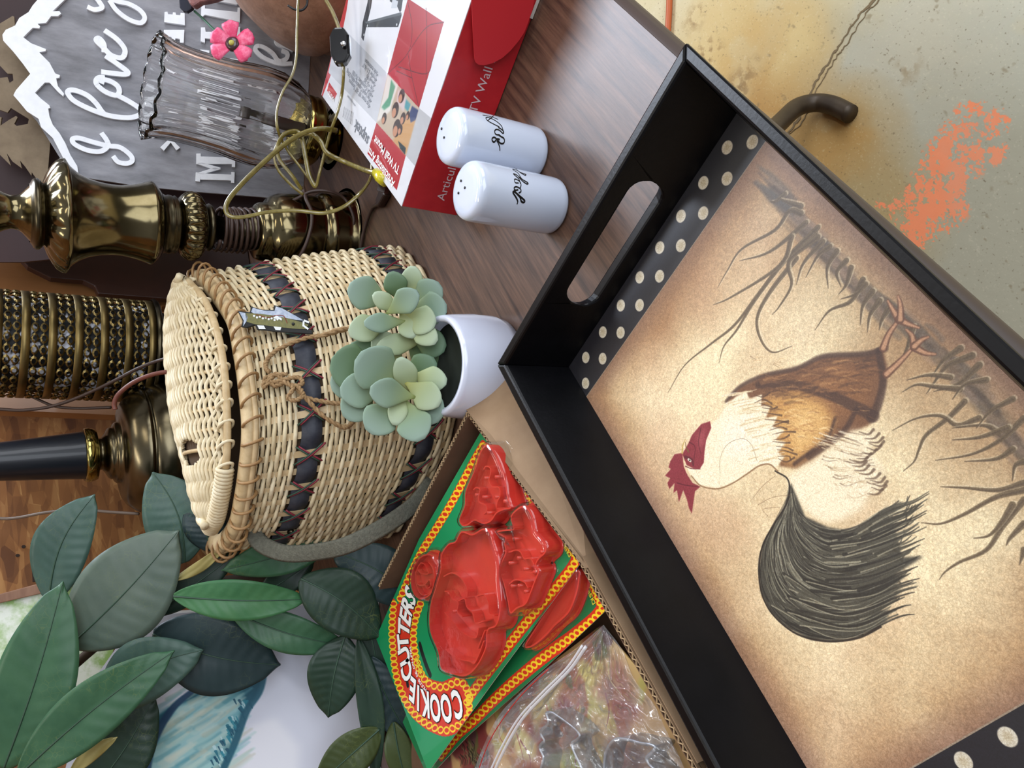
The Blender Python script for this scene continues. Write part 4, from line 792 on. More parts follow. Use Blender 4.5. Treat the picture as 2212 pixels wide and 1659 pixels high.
# pine tree cutouts behind the sign
def QP(x, y, off): return PL(x, y, S0-SN*off, SN)
taup = mat('taupe_painted_board', (136, 120, 98), rough=.7, col2=(118, 102, 82), nscale=30)
drk = mat('dark_maroon_board', (44, 22, 24), rough=.55, col2=(54, 28, 30), nscale=6)
pt = empty('pine_tree_panel', QP(60, 300, .05), 'taupe wooden cutout of pine trees leaning behind the mountain sign', 'panel')
MB().prism([QP(x/5.53, y/5.53, .035) for x, y in [(-120, 350), (0, 280), (150, 190), (170, 200), (180, 330), (300, 300), (500, 900), (600, 1700), (560, 2200), (330, 1490), (345, 1420), (230, 1350), (130, 1290), (90, 1345), (-60, 1290), (-60, 960), (0, 930), (90, 920), (115, 990), (160, 960), (150, 880), (90, 880), (-60, 720)]], -SN*.006).obj('tree_silhouette', taup, pt, smooth=False)
MB().prism([QP(x/5.53, y/5.53, .036) for x, y in [(-100, 1380), (20, 1400), (5, 1500), (110, 1430), (190, 1385), (210, 1400), (170, 1480), (200, 1505), (330, 1480), (480, 1700), (560, 1900), (560, 2300), (380, 2060), (385, 2010), (375, 2100), (390, 2120), (300, 1990), (240, 1920), (260, 2010), (150, 1930), (80, 1830), (130, 1980), (0, 1850), (-100, 1830)]], -SN*.006).obj('tree_silhouette', taup, pt, smooth=False)
mr = tag(MB().prism([QP(x, y, .09) for x, y in [(-150, -200), (420, -200), (600, 470), (400, 530), (50, 566), (-100, 566)]], -SN*.02).obj('maroon_panel', drk, smooth=False), 'dark maroon panel standing behind the pine tree cutouts', 'panel')
# varnished pine panel behind the brass lamp
var = mat('varnished_pine', (134, 88, 50), rough=.35, col2=(160, 112, 70), nscale=8, ndet=7, nstretch=(1, 1, .2), nmix=(.3, .7), coat=.2)
def VP(x, y, off=0): return PL(x, y, Vector((1.2, 1.12, 0))+Vector((.25, .96, 0))*off, (-.25, -.96, .05))
tag(MB().prism([VP(x, y) for x, y in [(-120, 560), (40, 562), (60, 540), (300, 500), (700, 480), (740, 600), (500, 640), (350, 662), (330, 900), (-120, 880)]], (.005, .02, 0)).obj('pine_board', var, smooth=False), 'varnished pine board behind the pierced brass lamp', 'panel')
shp = mat('dark_brown', (62, 34, 24), rough=.4, col2=(48, 26, 20), nscale=8)  # dark brown for the panel with the curved outline
tag(MB().prism([VP(x, y, -.03) for x, y in [(20, 500), (28, 540), (60, 575), (110, 600), (180, 606), (205, 618), (212, 634), (420, 650), (740, 600), (760, 420), (400, 420)]], (.005, .015, 0)).obj('curved_dark_panel', shp, smooth=False, bevel=.002), 'dark brown curve-edged panel behind the tall brass lamp', 'panel')

# hammered copper plate, hook, flower and stone at the top edge
cop = mat('hammered_copper', (150, 112, 90), rough=.4, metal=.35, col2=(172, 132, 108), nscale=50, bump=.7, bscale=60)
CP0 = Vector((1.36, .345, 0)); CP1 = Vector((1.36, .345, .2)); ycp = px_of((1.36, .345, .1))[1]
cpp = empty('copper_vessel', CP0, 'hammered copper dome shaped vessel standing between the mountain sign and the carton', 'vessel')
pcp = prof_px(CP0, CP1, [(x, y-ycp) for x, y in ((735, 62), (722, 74), (705, 79), (690, 79), (674, 77), (655, 74), (639, 70), (620, 62), (603, 53), (585, 44), (567, 34), (545, 14), (523, -6), (505, -28), (490, -50), (478, -80))])
pcp = [(0, pcp[0][1])]+pcp+[(pcp[-1][0]+.02, pcp[-1][1]*.5), (pcp[-1][0]+.03, .0002)]
lathe(MB(), CP0, CP1, pcp, 72).obj('dome', cop, cpp)
hk = tag(MB().tube(vspline([D(622, 12, 1.1), D(636, 20, 1.1), D(652, 22, 1.1), D(663, 10, 1.1), D(662, -10, 1.1), D(650, -40, 1.1)]), .0016, 8).obj('wire_hook', mat('black_wire', (14, 14, 16), rough=.4)), 'small black wire hook hanging in front of the copper vessel', 'hook')
stn = mat('rose_stone', (176, 118, 112), rough=.25, trans=.25, col2=(120, 84, 88), nscale=60); 
fl_ = empty('pink_flower', D(505, 95, 1.13), 'pink five petal flower with dark eye on a green wire stem', 'flower')
fz = D(505, 98, 1.12); n_ = Vector(-FWD); pu = Vector(R[:, 0]); pv = Vector(R[:, 1])
pet = mat('pink_petal', (216, 62, 108), rough=.5, col2=(244, 150, 180), nscale=90, nmix=(.45, .8)); s_ = 1.12/F
for (dx, dy, ang) in ((-32, -18, 205), (-4, -33, 265), (34, -10, 340), (24, 18, 42), (-24, 14, 150)):
    a = math.radians(ang); ca, sa = math.cos(a), math.sin(a); rows = []
    for i in range(8):
        t = i/7; w = 22*(.30+.70*t**.8)*(1-max(0, t-.82)**1.3*7); row = []
        for j in range(-3, 4):
            q = j/3; row.append(fz+pu*((ca*(6+t*43)-sa*w*q)*s_)+pv*((sa*(6+t*43)+ca*w*q)*s_)+n_*(.004+.006*math.sin(t*2.2)-.003*q*q*t))
        rows.append(row)
    MB().grid(rows).obj('petal', pet, fl_, solid=.0006)
lathe(MB(), fz+n_*.003, fz+n_*.009, [(0, .0001), (0, 16*s_), (.6, 15*s_), (1, 9*s_), (1.05, .0001)], 24).obj('eye', mat('dark_eye', (58, 36, 38), rough=.3, coat=.5), fl_)
lathe(MB(), fz+n_*.008, fz+n_*.011, [(0, .0001), (0, 7*s_), (1, 5*s_), (1.05, .0001)], 12).obj('pistil', mat('yellow_green', (176, 170, 78), rough=.4), fl_)
MB().tube(vspline([D(420, 24, 1.15), D(440, 42, 1.145), D(460, 62, 1.135), D(492, 90, 1.125)]), .0017, 6).obj('stem', mat('green_wire', (54, 100, 78), rough=.5), fl_)
og = empty('stone_ornament', D(440, 10, 1.15), 'dark faceted glass bead with rough rose stone hanging at the sign edge', 'ornament')
MB().prism([D(x, y, 1.15) for x, y in [(392, -30), (391, 8), (392, 22), (400, 30), (408, 31), (420, 24), (424, 5), (410, -20)]], n_*.008).obj('dark_bead', mat('dark_glass', (36, 38, 52), rough=.06, coat=1), og, smooth=False, bevel=.002)
P_ = [D(x, y, 1.13) for x, y in [(402, -30), (408, 2), (418, 18), (426, 24), (440, 14), (452, 12), (470, 8), (496, -2), (520, -30)]]; MB().prism(P_, n_*.014).obj('rough_stone', stn, og, smooth=False, bevel=.003)
# ================================================================== WICKER CREEL
wick = mat('cane', (216, 202, 168), rough=.5, col2=(190, 170, 130), nscale=34, ndet=5, nmix=(.35, .7), bump=.1, bscale=200)
wick2 = mat('cane_pale', (226, 214, 184), rough=.5, col2=(206, 188, 150), nscale=40)
bam = mat('bamboo_strip', (190, 164, 122), rough=.5, col2=(210, 186, 146), nscale=30, nstretch=(1, 1, .2))
bamr = mat('bamboo_rod', (206, 184, 144), rough=.45, col2=(184, 158, 116), nscale=50)
brn = mat('brown_cane_wrap', (162, 126, 82), rough=.5, col2=(138, 104, 66), nscale=60)
navy = mat('dark_dyed_strip', (38, 42, 54), rough=.6, col2=(56, 58, 66), nscale=90)
crd = mat('red_lacing', (128, 40, 56), rough=.5); cgr = mat('green_lacing', (44, 72, 58), rough=.5)
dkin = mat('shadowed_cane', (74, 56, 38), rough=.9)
rim_c = [(.136, 1.205), (.079, 1.030), (.025, .975), (-.039, .939), (-.073, .932), (-.107, .939), (-.144, .953), (-.183, .978), (-.218, 1.045), (-.205, 1.115), (-.1, 1.19), (.05, 1.245)]
bot_c = [(.178, 1.035), (.150, .945), (.083, .869), (.02, .842), (-.02, .834), (-.06, .842), (-.105, .875), (-.155, .93), (-.21, .99), (-.2, 1.06), (-.1, 1.12), (.08, 1.14)]
NP = 480
rimS = np.array(spline(rim_c, 40, True)); botS = np.array(spline(bot_c, 40, True))
# even spacing along the rim
d_ = np.r_[0, np.cumsum(np.hypot(*(np.roll((rimS+botS)/2, -1, 0)-(rimS+botS)/2).T))]; per = d_[-1]
idx = np.interp(np.linspace(0, per, NP, endpoint=False), d_, np.arange(NP+1)); ii = idx.astype(int) % NP; fr = (idx-idx.astype(int))[:, None]
rimS = rimS[ii]*(1-fr)+rimS[(ii+1) % NP]*fr; botS = botS[ii]*(1-fr)+botS[(ii+1) % NP]*fr
RZ = .213
def OUT(u, z, off=0.0):
    i = (u % 1)*NP; a = int(i) % NP; b = (a+1) % NP; f = i-int(i); t = z/RZ; bul = .006*math.sin(min(1, max(0, t))*math.pi)
    p = (botS[a]*(1-f)+botS[b]*f)*(1-t)+(rimS[a]*(1-f)+rimS[b]*f)*t
    q0 = botS[(a-3) % NP]*(1-t)+rimS[(a-3) % NP]*t; q1 = botS[(b+3) % NP]*(1-t)+rimS[(b+3) % NP]*t; tg = q1-q0; n = np.array([tg[1], -tg[0]]); n /= np.linalg.norm(n)
    c = (botS.mean(0)*(1-t)+rimS.mean(0)*t)
    if n@(p-c) < 0: n = -n
    p = p+n*(off+bul); return RA(p[0], p[1], z)
NST = 44
creel = empty('wicker_creel', OUT(0, 0)*.5+OUT(.5, 0)*.5, 'pale wicker fishing creel with dark bands and red and green lacing', 'basket')
mbd = MB(); mbd.grid([[OUT(k/120, z, -.005) for k in range(120)] for z in (.002, .06, .12, .18, RZ)], close_u=True); mbd.obj('inner_wall', dkin, creel)
bands = ((.146, .170), (.021, .043))
def in_band(z): return any(a < z < b for a, b in bands)
for k in range(NST):
    u = (k+.5)/NST; du_ = .0042/per; rows = []
    for z in np.linspace(.003, RZ, 10):
        rows.append([OUT(u-du_, z, -.0008), OUT(u-du_, z, .0008), OUT(u+du_, z, .0008), OUT(u+du_, z, -.0008)])
    MB().grid(rows, close_u=True).obj('stake', bam, creel, smooth=False)
row = 0; z = .004
while z < RZ-.002:
    if not in_band(z):
        P = []
        for k in range(NST*8):
            u = k/(NST*8); w = math.sin(math.pi*(u*NST)+math.pi*(row % 2)); P.append(OUT(u, z+.0010*w*1.2+random.uniform(-1, 1)*.0002, .0012+.0032*w))
        MB().tube(P, .0026*random.uniform(.92, 1.06), 6, closed=True).obj('weaver', wick if random.random() < .6 else wick2, creel)
    z += .0053; row += 1
for bi, (za, zb) in enumerate(bands):
    zm = (za+zb)/2; hw = (zb-za)/2*.86; rows = []
    for k in range(NST*6):
        u = k/(NST*6); w = math.sin(math.pi*(u*NST)+.5*math.pi*0); o_ = .0012+.0028*w; rows.append([OUT(u, zm-hw, o_-.0005), OUT(u, zm-hw, o_+.0006), OUT(u, zm, o_+.0012), OUT(u, zm+hw, o_+.0006), OUT(u, zm+hw, o_-.0005)])
    MB().grid(rows, close_u=True, close_v=True).obj('dark_band', navy, creel)
    for k in range(0, NST):
        if k % 2 == 0: continue
        u = (k+.5)/NST; dx = .95/NST; H_ = .0135
        for sgn in (1, -1):
            for j, m in ((0, crd), (1, cgr)):
                P = [OUT(u+dx*s*.5*2*sgn, zm+s*2*H_*.5*2*.98+(j-.5)*.0028, .0052+(.0012 if sgn > 0 else 0)-.004*abs(s)**2*2.2) for s in np.linspace(-.5, .5, 9)]
                MB().tube(P, .0012, 5).obj('lacing', m, creel)
# rim
P = [OUT(k/160, RZ+.007, -.001) for k in range(160)]; MB().tube(P, .0125, 12, closed=True, flat=.62, up=(0, 0, 1)).obj('rim', bamr, creel)
P = [OUT(k/160, RZ+.002, .0085) for k in range(160)]; MB().tube(P, .0035, 6, closed=True).obj('rim_strip', bam, creel)
for k in range(NST):
    u = (k+.35)/NST; c = OUT(u, RZ+.005, .004); tg = (OUT(u+.01, RZ, 0)-OUT(u-.01, RZ, 0)).normalized(); nn = Vector((tg.y, -tg.x, 0)); pts = []
    for j in range(14):
        a = 2*math.pi*j/14; pts.append(c+nn*(math.cos(a)*.0150-.003)+Vector((0, 0, 1))*math.sin(a)*.0108+tg*(.004*math.sin(a*1)+.0030*math.cos(a)))
    MB().tube(pts, .0019, 5, closed=True, flat=1.0).obj('rim_wrap', brn, creel)
# lid
rodpx = [(398, 596), (418, 618), (439, 641), (456, 674), (469, 711), (479, 752), (486, 795), (490, 838), (492, 880), (493, 930), (492, 977), (487, 1030), (478, 1080), (468, 1120), (455, 1140)]
bkpx = [(388, 596), (374, 630), (366, 664), (361, 700), (360, 740), (362, 782), (366, 826), (370, 870), (378, 915), (388, 955), (398, 992), (408, 1035), (418, 1075), (430, 1110), (442, 1138)]
Fr = vspline([K(x, y, .238) for x, y in rodpx], 6); Bk = vspline([K(x, y, .252) for x, y in bkpx], 6); NL = len(Fr)
def LID(t, s):
    i = min(NL-1.001, max(0, t*(NL-1))); a = int(i); f = i-a; p = Fr[a]*(1-f)+Fr[a+1]*f; q = Bk[a]*(1-f)+Bk[a+1]*f
    return p*(1-s)+q*s+Vector((0, 0, .016*math.sin(math.pi*s)*math.sin(math.pi*t)**.5))
lid = MB().grid([[LID(t, s)-Vector((0, 0, .0035)) for s in np.linspace(0, 1, 14)] for t in np.linspace(0, 1, 40)]).obj('lid', dkin, creel)
def notch(t, s): return ((t-.70)/.045)**2+((s-.55)/.22)**2 < 1
NS_ = 34
for j in range(NS_):
    s0 = (j+.5)/NS_; runs = [[]]
    for k in range(150):
        t = k/149; s = s0+.10*(t-.5)*0+.025*math.sin(t*34*math.pi/2+j*math.pi)*0
        w = math.sin(t*15*math.pi+j*math.pi); sl = s+.018*math.sin(t*30*math.pi)*.5
        if notch(t, s) or not 0 <= sl <= 1:
            if runs[-1]: runs.append([])
            continue
        runs[-1].append(LID(t, sl)+Vector((0, 0, .0012+.0026*w)))
    for rn in runs:
        if len(rn) > 4: MB().tube(rn, .0024, 6).obj('lid_weaver', wick2 if j % 3 else wick, lid)
for t in np.linspace(.04, .96, 15):
    MB().tube([LID(t, s)+Vector((0, 0, .0005)) for s in np.linspace(0, 1, 16)], .0026, 5).obj('lid_stake', bam, lid)
MB().tube([LID(t, 0)+Vector((0, 0, .001)) for t in np.linspace(.03, .76, 50)], .0046, 10).obj('lid_rod', bamr, lid)
MB().tube([LID(t, 1) for t in np.linspace(0, 1, 60)], .0052, 8).obj('lid_border', wick2, lid)
mbw = MB()
for k in range(24):      # coiled wrapping at the left end of the lid
    t = .765+.235*k/23; c = LID(t, .02); tg = (LID(min(1, t+.01), .02)-LID(t-.01, .02)).normalized(); nn = tg.orthogonal().normalized(); bb = tg.cross(nn)
    mbw.tube([c+nn*math.cos(a)*.0082+bb*math.sin(a)*.0082 for a in np.linspace(0, 2*math.pi, 12, endpoint=False)], .0031, 6, closed=True)
tag(mbw.obj('end_wrapping', wick2, lid), kind='stuff')
for k, t in enumerate(np.linspace(.03, .76, 12)):
    c = LID(t, .025); tg = (LID(t+.01, 0)-LID(t-.01, 0)).normalized(); inn = (LID(t, .1)-LID(t, 0)).normalized(); pts = []
    for a in np.linspace(0, 2*math.pi, 16, endpoint=False): pts.append(c+inn*(math.cos(a)*.0085)+Vector((0, 0, 1))*math.sin(a)*.0072+tg*(.006*math.cos(a)))
    MB().tube(pts, .0021, 5, closed=True).obj('hinge_loop', wick2, lid)
    if k < 11:
        t2 = t+.73/11; MB().tube([LID(t, .06)+Vector((0, 0, .003)), LID((t+t2)/2, .12)+Vector((0, 0, .004)), LID(t2, .07)+Vector((0, 0, .003))], .0019, 5).obj('hinge_cord', wick2, lid)
# surface look-up for things tied to the creel
SUR = []
for u in np.linspace(0, 1, 360, endpoint=False):
    for z in np.linspace(0, RZ, 40):
        p = OUT(u, z, .005); SUR.append((*px_of(p), depth(p)))
SUR = np.array(SUR)
def on_creel(x, y, off=.0):
    d = np.hypot(SUR[:, 0]-x, SUR[:, 1]-y); k = np.argsort(d)[:12]; return D(x, y, SUR[k, 2].min()-off)
def C3(x, y): return (300+x/2.37, 500+y/2.37)
# fish button
fish_dk = mat('fish_edge', (22, 24, 24), rough=.5); fg = mat('fish_olive', (104, 106, 66), rough=.35, coat=.6, col2=(128, 124, 72), nscale=300); fb = mat('fish_blue', (150, 166, 192), rough=.35, coat=.6, col2=(196, 206, 222), nscale=200); fw_ = mat('fish_white', (232, 236, 236), rough=.4); frd = mat('fish_red', (128, 52, 40), rough=.4)
fc = on_creel(600, 700, .012); fd = depth(fc); NF = Vector(-FWD)
def FP(x, y, off=0): return D(*C3(x, y), fd-off)
fish = MB().prism([FP(*p) for p in [(512, 408), (545, 412), (575, 416), (580, 384), (600, 392), (640, 402), (695, 404), (698, 378), (738, 392), (800, 428), (850, 455), (878, 462), (880, 480), (862, 497), (893, 508), (893, 528), (800, 522), (700, 516), (650, 508), (612, 506), (602, 482), (560, 496), (530, 492), (538, 460)]], NF*.006).obj('fish_button', fish_dk, creel, smooth=False, bevel=.001)
def fl2(pts, m, nm, th=.0005, of=.0061): return MB().prism([FP(*p, of) for p in pts], NF*th).obj(nm, m, fish, smooth=False)
fl2([(545, 418), (600, 420), (680, 428), (740, 440), (800, 455), (850, 470), (870, 478), (856, 492), (862, 500), (800, 498), (720, 490), (640, 480), (590, 474), (552, 462)], fg, 'flank')
fl2([(575, 412), (584, 390), (602, 396), (640, 405), (695, 407), (702, 384), (736, 395), (800, 430), (845, 456), (800, 452), (720, 436), (640, 424), (590, 420)], fb, 'back')
fl2([(514, 412), (548, 418), (558, 440), (550, 462), (534, 486), (538, 456)], fb, 'tail_fin'); fl2([(606, 480), (640, 482), (650, 500), (616, 500)], fw_, 'fin'); fl2([(690, 486), (730, 490), (725, 506), (700, 504)], fw_, 'fin')
mbs = MB()
for k in range(9): q = FP(590+k*15, 432+k*2.2+(6 if k % 2 else 0), .0068); mbs.prism([q+Vector(R[:, 0])*math.cos(a)*.0014+Vector(R[:, 1])*math.sin(a)*.0014 for a in np.linspace(0, 6.28, 7)[:-1]], NF*.0003)
for a, b in (((690, 440), (728, 446)), ((700, 432), (732, 452)), ((845, 455), (872, 466)), ((840, 480), (868, 500)), ((844, 460), (842, 486))): mbs.ribbon([FP(*a, .0068), FP(*b, .0068)], .0022, NF, .0004)
mbs.obj('white_dots', fw_, fish, smooth=False)
MB().ribbon([FP(x, y, .0069) for x, y in spline([(600, 425), (660, 440), (700, 430), (740, 432), (760, 470)], 5)], .0008, NF, .0003).obj('red_line', frd, fish, smooth=False)
q = FP(790, 474, .0068); lathe(MB(), q, q+NF*.0009, [(0, .002), (1, .0016), (1.01, .0001)], 10).obj('eye', fish_dk, fish)
# twine
jute = mat('jute_twine', (166, 136, 98), rough=.85, col2=(136, 106, 70), nscale=180, bump=.4, bscale=400)
def twine(pts, nm='twine', off=.006, r=.0022, par=None):
    P = vspline([on_creel(*C3(p[0], p[1]), p[2] if len(p) > 2 else off) for p in pts], 8); L = len(P)
    for st in range(2):
        Q = []
        for i, p in enumerate(P):
            t = (P[min(i+1, L-1)]-P[max(0, i-1)]).normalized(); u = t.orthogonal().normalized(); w = t.cross(u); a = i*1.1+st*math.pi; Q.append(p+u*math.cos(a)*r*.6+w*math.sin(a)*r*.6)
        MB().tube(Q, r*.85, 5).obj(nm, jute, creel)
twine([(1190, 530), (1150, 530), (1080, 500), (960, 528), (860, 545), (760, 580), (690, 620), (655, 660), (650, 700), (670, 720)])
twine([(1160, 545), (1110, 505), (1040, 500), (900, 545)], off=.009)
twine([(660, 740), (690, 790), (740, 770), (700, 730), (660, 760), (700, 770), (780, 750), (825, 750), (835, 780), (790, 790), (740, 760)], off=.010)
twine([(740, 770), (790, 800), (765, 850), (800, 865), (840, 840), (820, 800), (780, 785)], off=.012)
twine([(800, 800), (860, 850), (940, 870), (1020, 880), (1060, 875), (1100, 878)], off=.008)
twine([(820, 810), (880, 880), (950, 950), (1040, 1000), (1075, 995), (1110, 960)], off=.010)
twine([(650, 740), (640, 800), (690, 740), (760, 730)], off=.011)
# webbing strap
web = mat('grey_green_webbing', (104, 104, 92), rough=.85, col2=(86, 86, 76), nscale=260, bump=.6, bscale=500)
sp = [(637, 1129, 1.02), (600, 1118, 1.0), (568, 1122, .99), (554, 1141, .985), (556, 1165, .98), (580, 1184, .975), (622, 1196, .965), (680, 1193, .95), (743, 1180, .93), (806, 1151, .935), (862, 1116, .955), (900, 1085, .975), (935, 1040, .99)]
P = vspline([D(*p) for p in sp], 6); ups = []
for i in range(len(P)):
    f = i/(len(P)-1); ups.append(Vector(R[:, 1])*max(0, 1-f*3.2)+(-Vector(FWD))*.9*min(1, f*2+.15)+Vector(R[:, 0])*.25)
MB().tube(P, .0105, 8, flat=.14, up=[u.cross((P[min(i+1, len(P)-1)]-P[max(0, i-1)])).normalized() if i < 12 else u for i, u in enumerate(ups)]).obj('strap', web, creel)
for x, y in ((637, 1128), (628, 1149)):
    q = D(x, y, 1.005); lathe(MB(), q, q+NF*.003, [(0, .0045), (.6, .0042), (1, .002), (1.02, .0001)], 12).obj('rivet', br_dk, creel)

# ================================================================== SUCCULENTS
PB = K(1120, 795, 0)+Vector((.7071, .7071, 0))*.045; PT = Vector((PB.x, PB.y, .1))
pot = empty('potted_succulent', PB, 'two pale green rosette succulents in a small white ceramic pot', 'plant')
prp = prof_px(PB, PT, [(1140, 62), (1130, 80), (1112, 96), (1085, 106), (1050, 112), (1010, 114), (975, 112), (955, 110), (948, 108)])
prp[0] = (0, prp[0][1]); z_top = prp[-1][0]; rt_ = prp[-1][1]
lathe(MB(), PB, PT, [(0, .0002)]+prp+[(z_top+.012, rt_-.002), (z_top, rt_-.006), (z_top-.3, rt_-.008)], 72).obj('pot', mat('white_pot_glaze', (214, 220, 238), rough=.12, coat=.5), pot)
lathe(MB(), PB, PT, [(z_top-.15, .0002), (z_top-.15, rt_-.005)], 40).obj('soil', mat('dark_moss', (18, 26, 16), rough=1), pot)
def succ_mat(nm, c, c2, c3):
    m = mat(nm, c, rough=.5, spec=.35); nt = m.node_tree; p = nt.nodes['Principled BSDF']; a = nt.nodes.new('ShaderNodeAttribute'); a.attribute_name = 'along'; r = nt.nodes.new('ShaderNodeValToRGB')
    r.color_ramp.elements[0].position = 0; r.color_ramp.elements[0].color = s2l(c); r.color_ramp.elements[1].position = .55; r.color_ramp.elements[1].color = s2l(c2); e_ = r.color_ramp.elements.new(1); e_.color = s2l(c3)
    nt.links.new(a.outputs['Fac'], r.inputs[0]); nt.links.new(r.outputs[0], p.inputs['Base Color']); p.inputs['Subsurface Weight'].default_value = .06; p.inputs['Subsurface Radius'].default_value = (.01, .012, .006); p.inputs['Subsurface Scale'].default_value = .3; return m
sm1 = succ_mat('succulent_blue', (132, 142, 80), (124, 146, 122), (132, 154, 142)); sm2 = succ_mat('succulent_pale', (152, 152, 84), (152, 166, 128), (162, 178, 154)); sm3 = succ_mat('succulent_deep', (88, 100, 46), (92, 116, 82), (100, 126, 102))
def s_leaf(cx_, cy_, L, Wd, ang, d, m, cup=.15, tx=0.0, th=.0035, name='leaf', par=None):
    """fleshy spoon leaf: picture centre, half length, half width (pixels), direction of its tip, distance"""
    c = D(cx_, cy_, d); s_ = d/F; a = math.radians(ang); e1 = Vector(R[:, 0])*math.cos(a)+Vector(R[:, 1])*math.sin(a); n = -Vector(FWD); e2 = n.cross(e1)
    e1t = (e1*math.cos(tx)+n*math.sin(tx)); nt_ = (n*math.cos(tx)-e1*math.sin(tx)); top = []; al = []
    NU, NV = 12, 10; rows = []
    for i in range(NU+1):
        t = i/NU; w = (math.sin(math.pi*(t**1.25*.93+.04)))**.62*(.32+.68*min(1, t*1.7)); row = []
        for j in range(NV*2):
            ph = 2*math.pi*j/(NV*2); q = math.cos(ph); h = math.sin(ph); x = (2*t-1)*L*s_; y = q*w*Wd*s_
            z_ = h*th*(w+.1)+cup*Wd*s_*(q*q*w*w)+cup*.6*L*s_*(t-.4)**2*2
            row.append(c+e1t*x+e2*y+nt_*z_); al.append(t)
        rows.append(row)
    mb = MB().grid(rows, close_u=True); mb.f.append(tuple(range(NV*2))); mb.f.append(tuple(range(NU*NV*2, (NU+1)*NV*2)))
    o = mb.obj(name, m, par or pot); at = o.data.attributes.new('along', 'FLOAT', 'POINT'); at.data.foreach_set('value', al); return o
dA, dB = .87, .85
LS = [  # x y L W angle d mat cup tilt
 (916, 766, 44, 40, -60, .90, sm3, .1, .2), (768, 795, 52, 46, 190, .885, sm3, .2, .3), (790, 770, 40, 30, 215, .90, sm3, .1, .2), (752, 826, 36, 34, 165, .89, sm1, .1, .2), (842, 760, 48, 30, 235, .895, sm2, .2, .1), (868, 742, 52, 22, 170, .885, sm2, .1, .2), (905, 800, 42, 30, -30, .875, sm3, .1, .2),
 (778, 870, 44, 34, 130, .875, sm1, .15, .2), (788, 842, 50, 36, 175, .868, sm1, .2, .2), (821, 800, 56, 48, 215, .858, sm1, .25, .35), (880, 815, 46, 24, 250, .862, sm2, .2, .3), (926, 818, 42, 26, 10, .862, sm2, .15, .3), (914, 850, 46, 30, 30, .855, sm2, .2, .3), (828, 898, 46, 36, 130, .858, sm1, .2, .3), (848, 850, 48, 30, 190, .848, sm1, .3, .3), (922, 880, 40, 34, 40, .862, sm1, .2, .2), (893, 908, 48, 36, 65, .852, sm1, .25, .3), (862, 880, 40, 20, 100, .856, sm2, .2, .3),
 (798, 637, 46, 34, 200, .885, sm1, .2, .3), (890, 612, 36, 22, 275, .885, sm2, .2, .2), (858, 622, 36, 24, 250, .88, sm3, .2, .3), (920, 640, 40, 32, -35, .885, sm1, .2, .2), (924, 668, 44, 34, 0, .88, sm1, .2, .3), (800, 706, 46, 28, 160, .885, sm2, .2, .2), (870, 655, 44, 26, 330, .862, sm1, .25, .35), (832, 697, 44, 20, 175, .868, sm1, .25, .3), (906, 690, 40, 30, 20, .872, sm2, .25, .3), (910, 716, 44, 24, 35, .872, sm2, .2, .3), (880, 700, 34, 22, 60, .875, sm2, .2, .2), (836, 655, 34, 18, 215, .872, sm2, .2, .2), (925, 740, 40, 30, 20, .885, sm3, .1, .2)]
for l in LS: s_leaf(l[0], l[1], l[2]*1.04, l[3]*1.12, *l[4:])
MB().tube([D(905, 690, .9), D(940, 715, .9), D(975, 750, .91)], .005, 8).obj('stem', sm3, pot); MB().tube([D(880, 850, .88), D(930, 830, .89), D(975, 800, .91)], .006, 8).obj('stem', sm3, pot)
# ================================================================== CARDBOARD TRAY BOX
kr = mat('kraft_card', (150, 124, 96), rough=.8, col2=(134, 108, 82), nscale=18, ndet=6, nstretch=(1, 1, 1), bump=.05)
kri = mat('kraft_inside', (112, 84, 62), rough=.85, col2=(96, 72, 54), nscale=14)
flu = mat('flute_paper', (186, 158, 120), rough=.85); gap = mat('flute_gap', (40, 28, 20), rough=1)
cb = empty('cardboard_box', (.3, .6, 0), 'open corrugated cardboard flat holding cookie cutters beside the tray', 'box')
BT = .055
pa, pb_, pc = K(1010, 886, BT), K(1255, 1206, BT), K(1502, 1652, BT); pd = pc+(pc-pb_)*.25
pe_ = K(850, 1200, BT); pe2 = pe_+(pe_-pa)*.25
def wall_c(pts, inw, nm='wall', h=None):
    th = .0045; n = len(pts)
    for off, m in ((0, kr), (th, kri)):
        rows = []
        for p in pts: q = p+inw*off; rows.append([Vector((q.x, q.y, .001)), q, q+inw*.0007, Vector((q.x, q.y, .001))+inw*.0007])
        MB().grid(rows, close_u=True).obj(nm, m, cb, smooth=False)
    P = []; L = 0
    for a, b in zip(pts[:-1], pts[1:]):
        k = int((b-a).length/.0031)
        for i in range(k): P.append(a+(b-a)*(i/k)+inw*(th*(.18 if i % 2 else .86))-Vector((0, 0, .0006)))
    MB().ribbon(P, .0007, (0, 0, 1), .0012).obj('corrugation', flu, cb, smooth=False)
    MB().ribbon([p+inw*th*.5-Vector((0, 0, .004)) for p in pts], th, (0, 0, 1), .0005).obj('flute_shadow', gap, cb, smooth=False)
wall_c([pa, pb_, pc, pd], Vector((-.05, 1, 0)).normalized())
wall_c([pa, pe_, pe2], Vector((-1, .02, 0)).normalized())
lx = -.06
wall_c([Vector((pd.x, pd.y, BT)), Vector((pd.x-.01, 1.0, BT))], Vector((1, 0, 0)))
MB().prism([Vector((pa.x, pa.y+.003, .0008)), Vector((pe2.x, 1.0, .0008)), Vector((pd.x, 1.0, .0008)), Vector((pd.x, pd.y+.003, .0008)), Vector((pb_.x, pb_.y+.003, .0008))], (0, 0, .003)).obj('bottom', kri, cb, smooth=False)
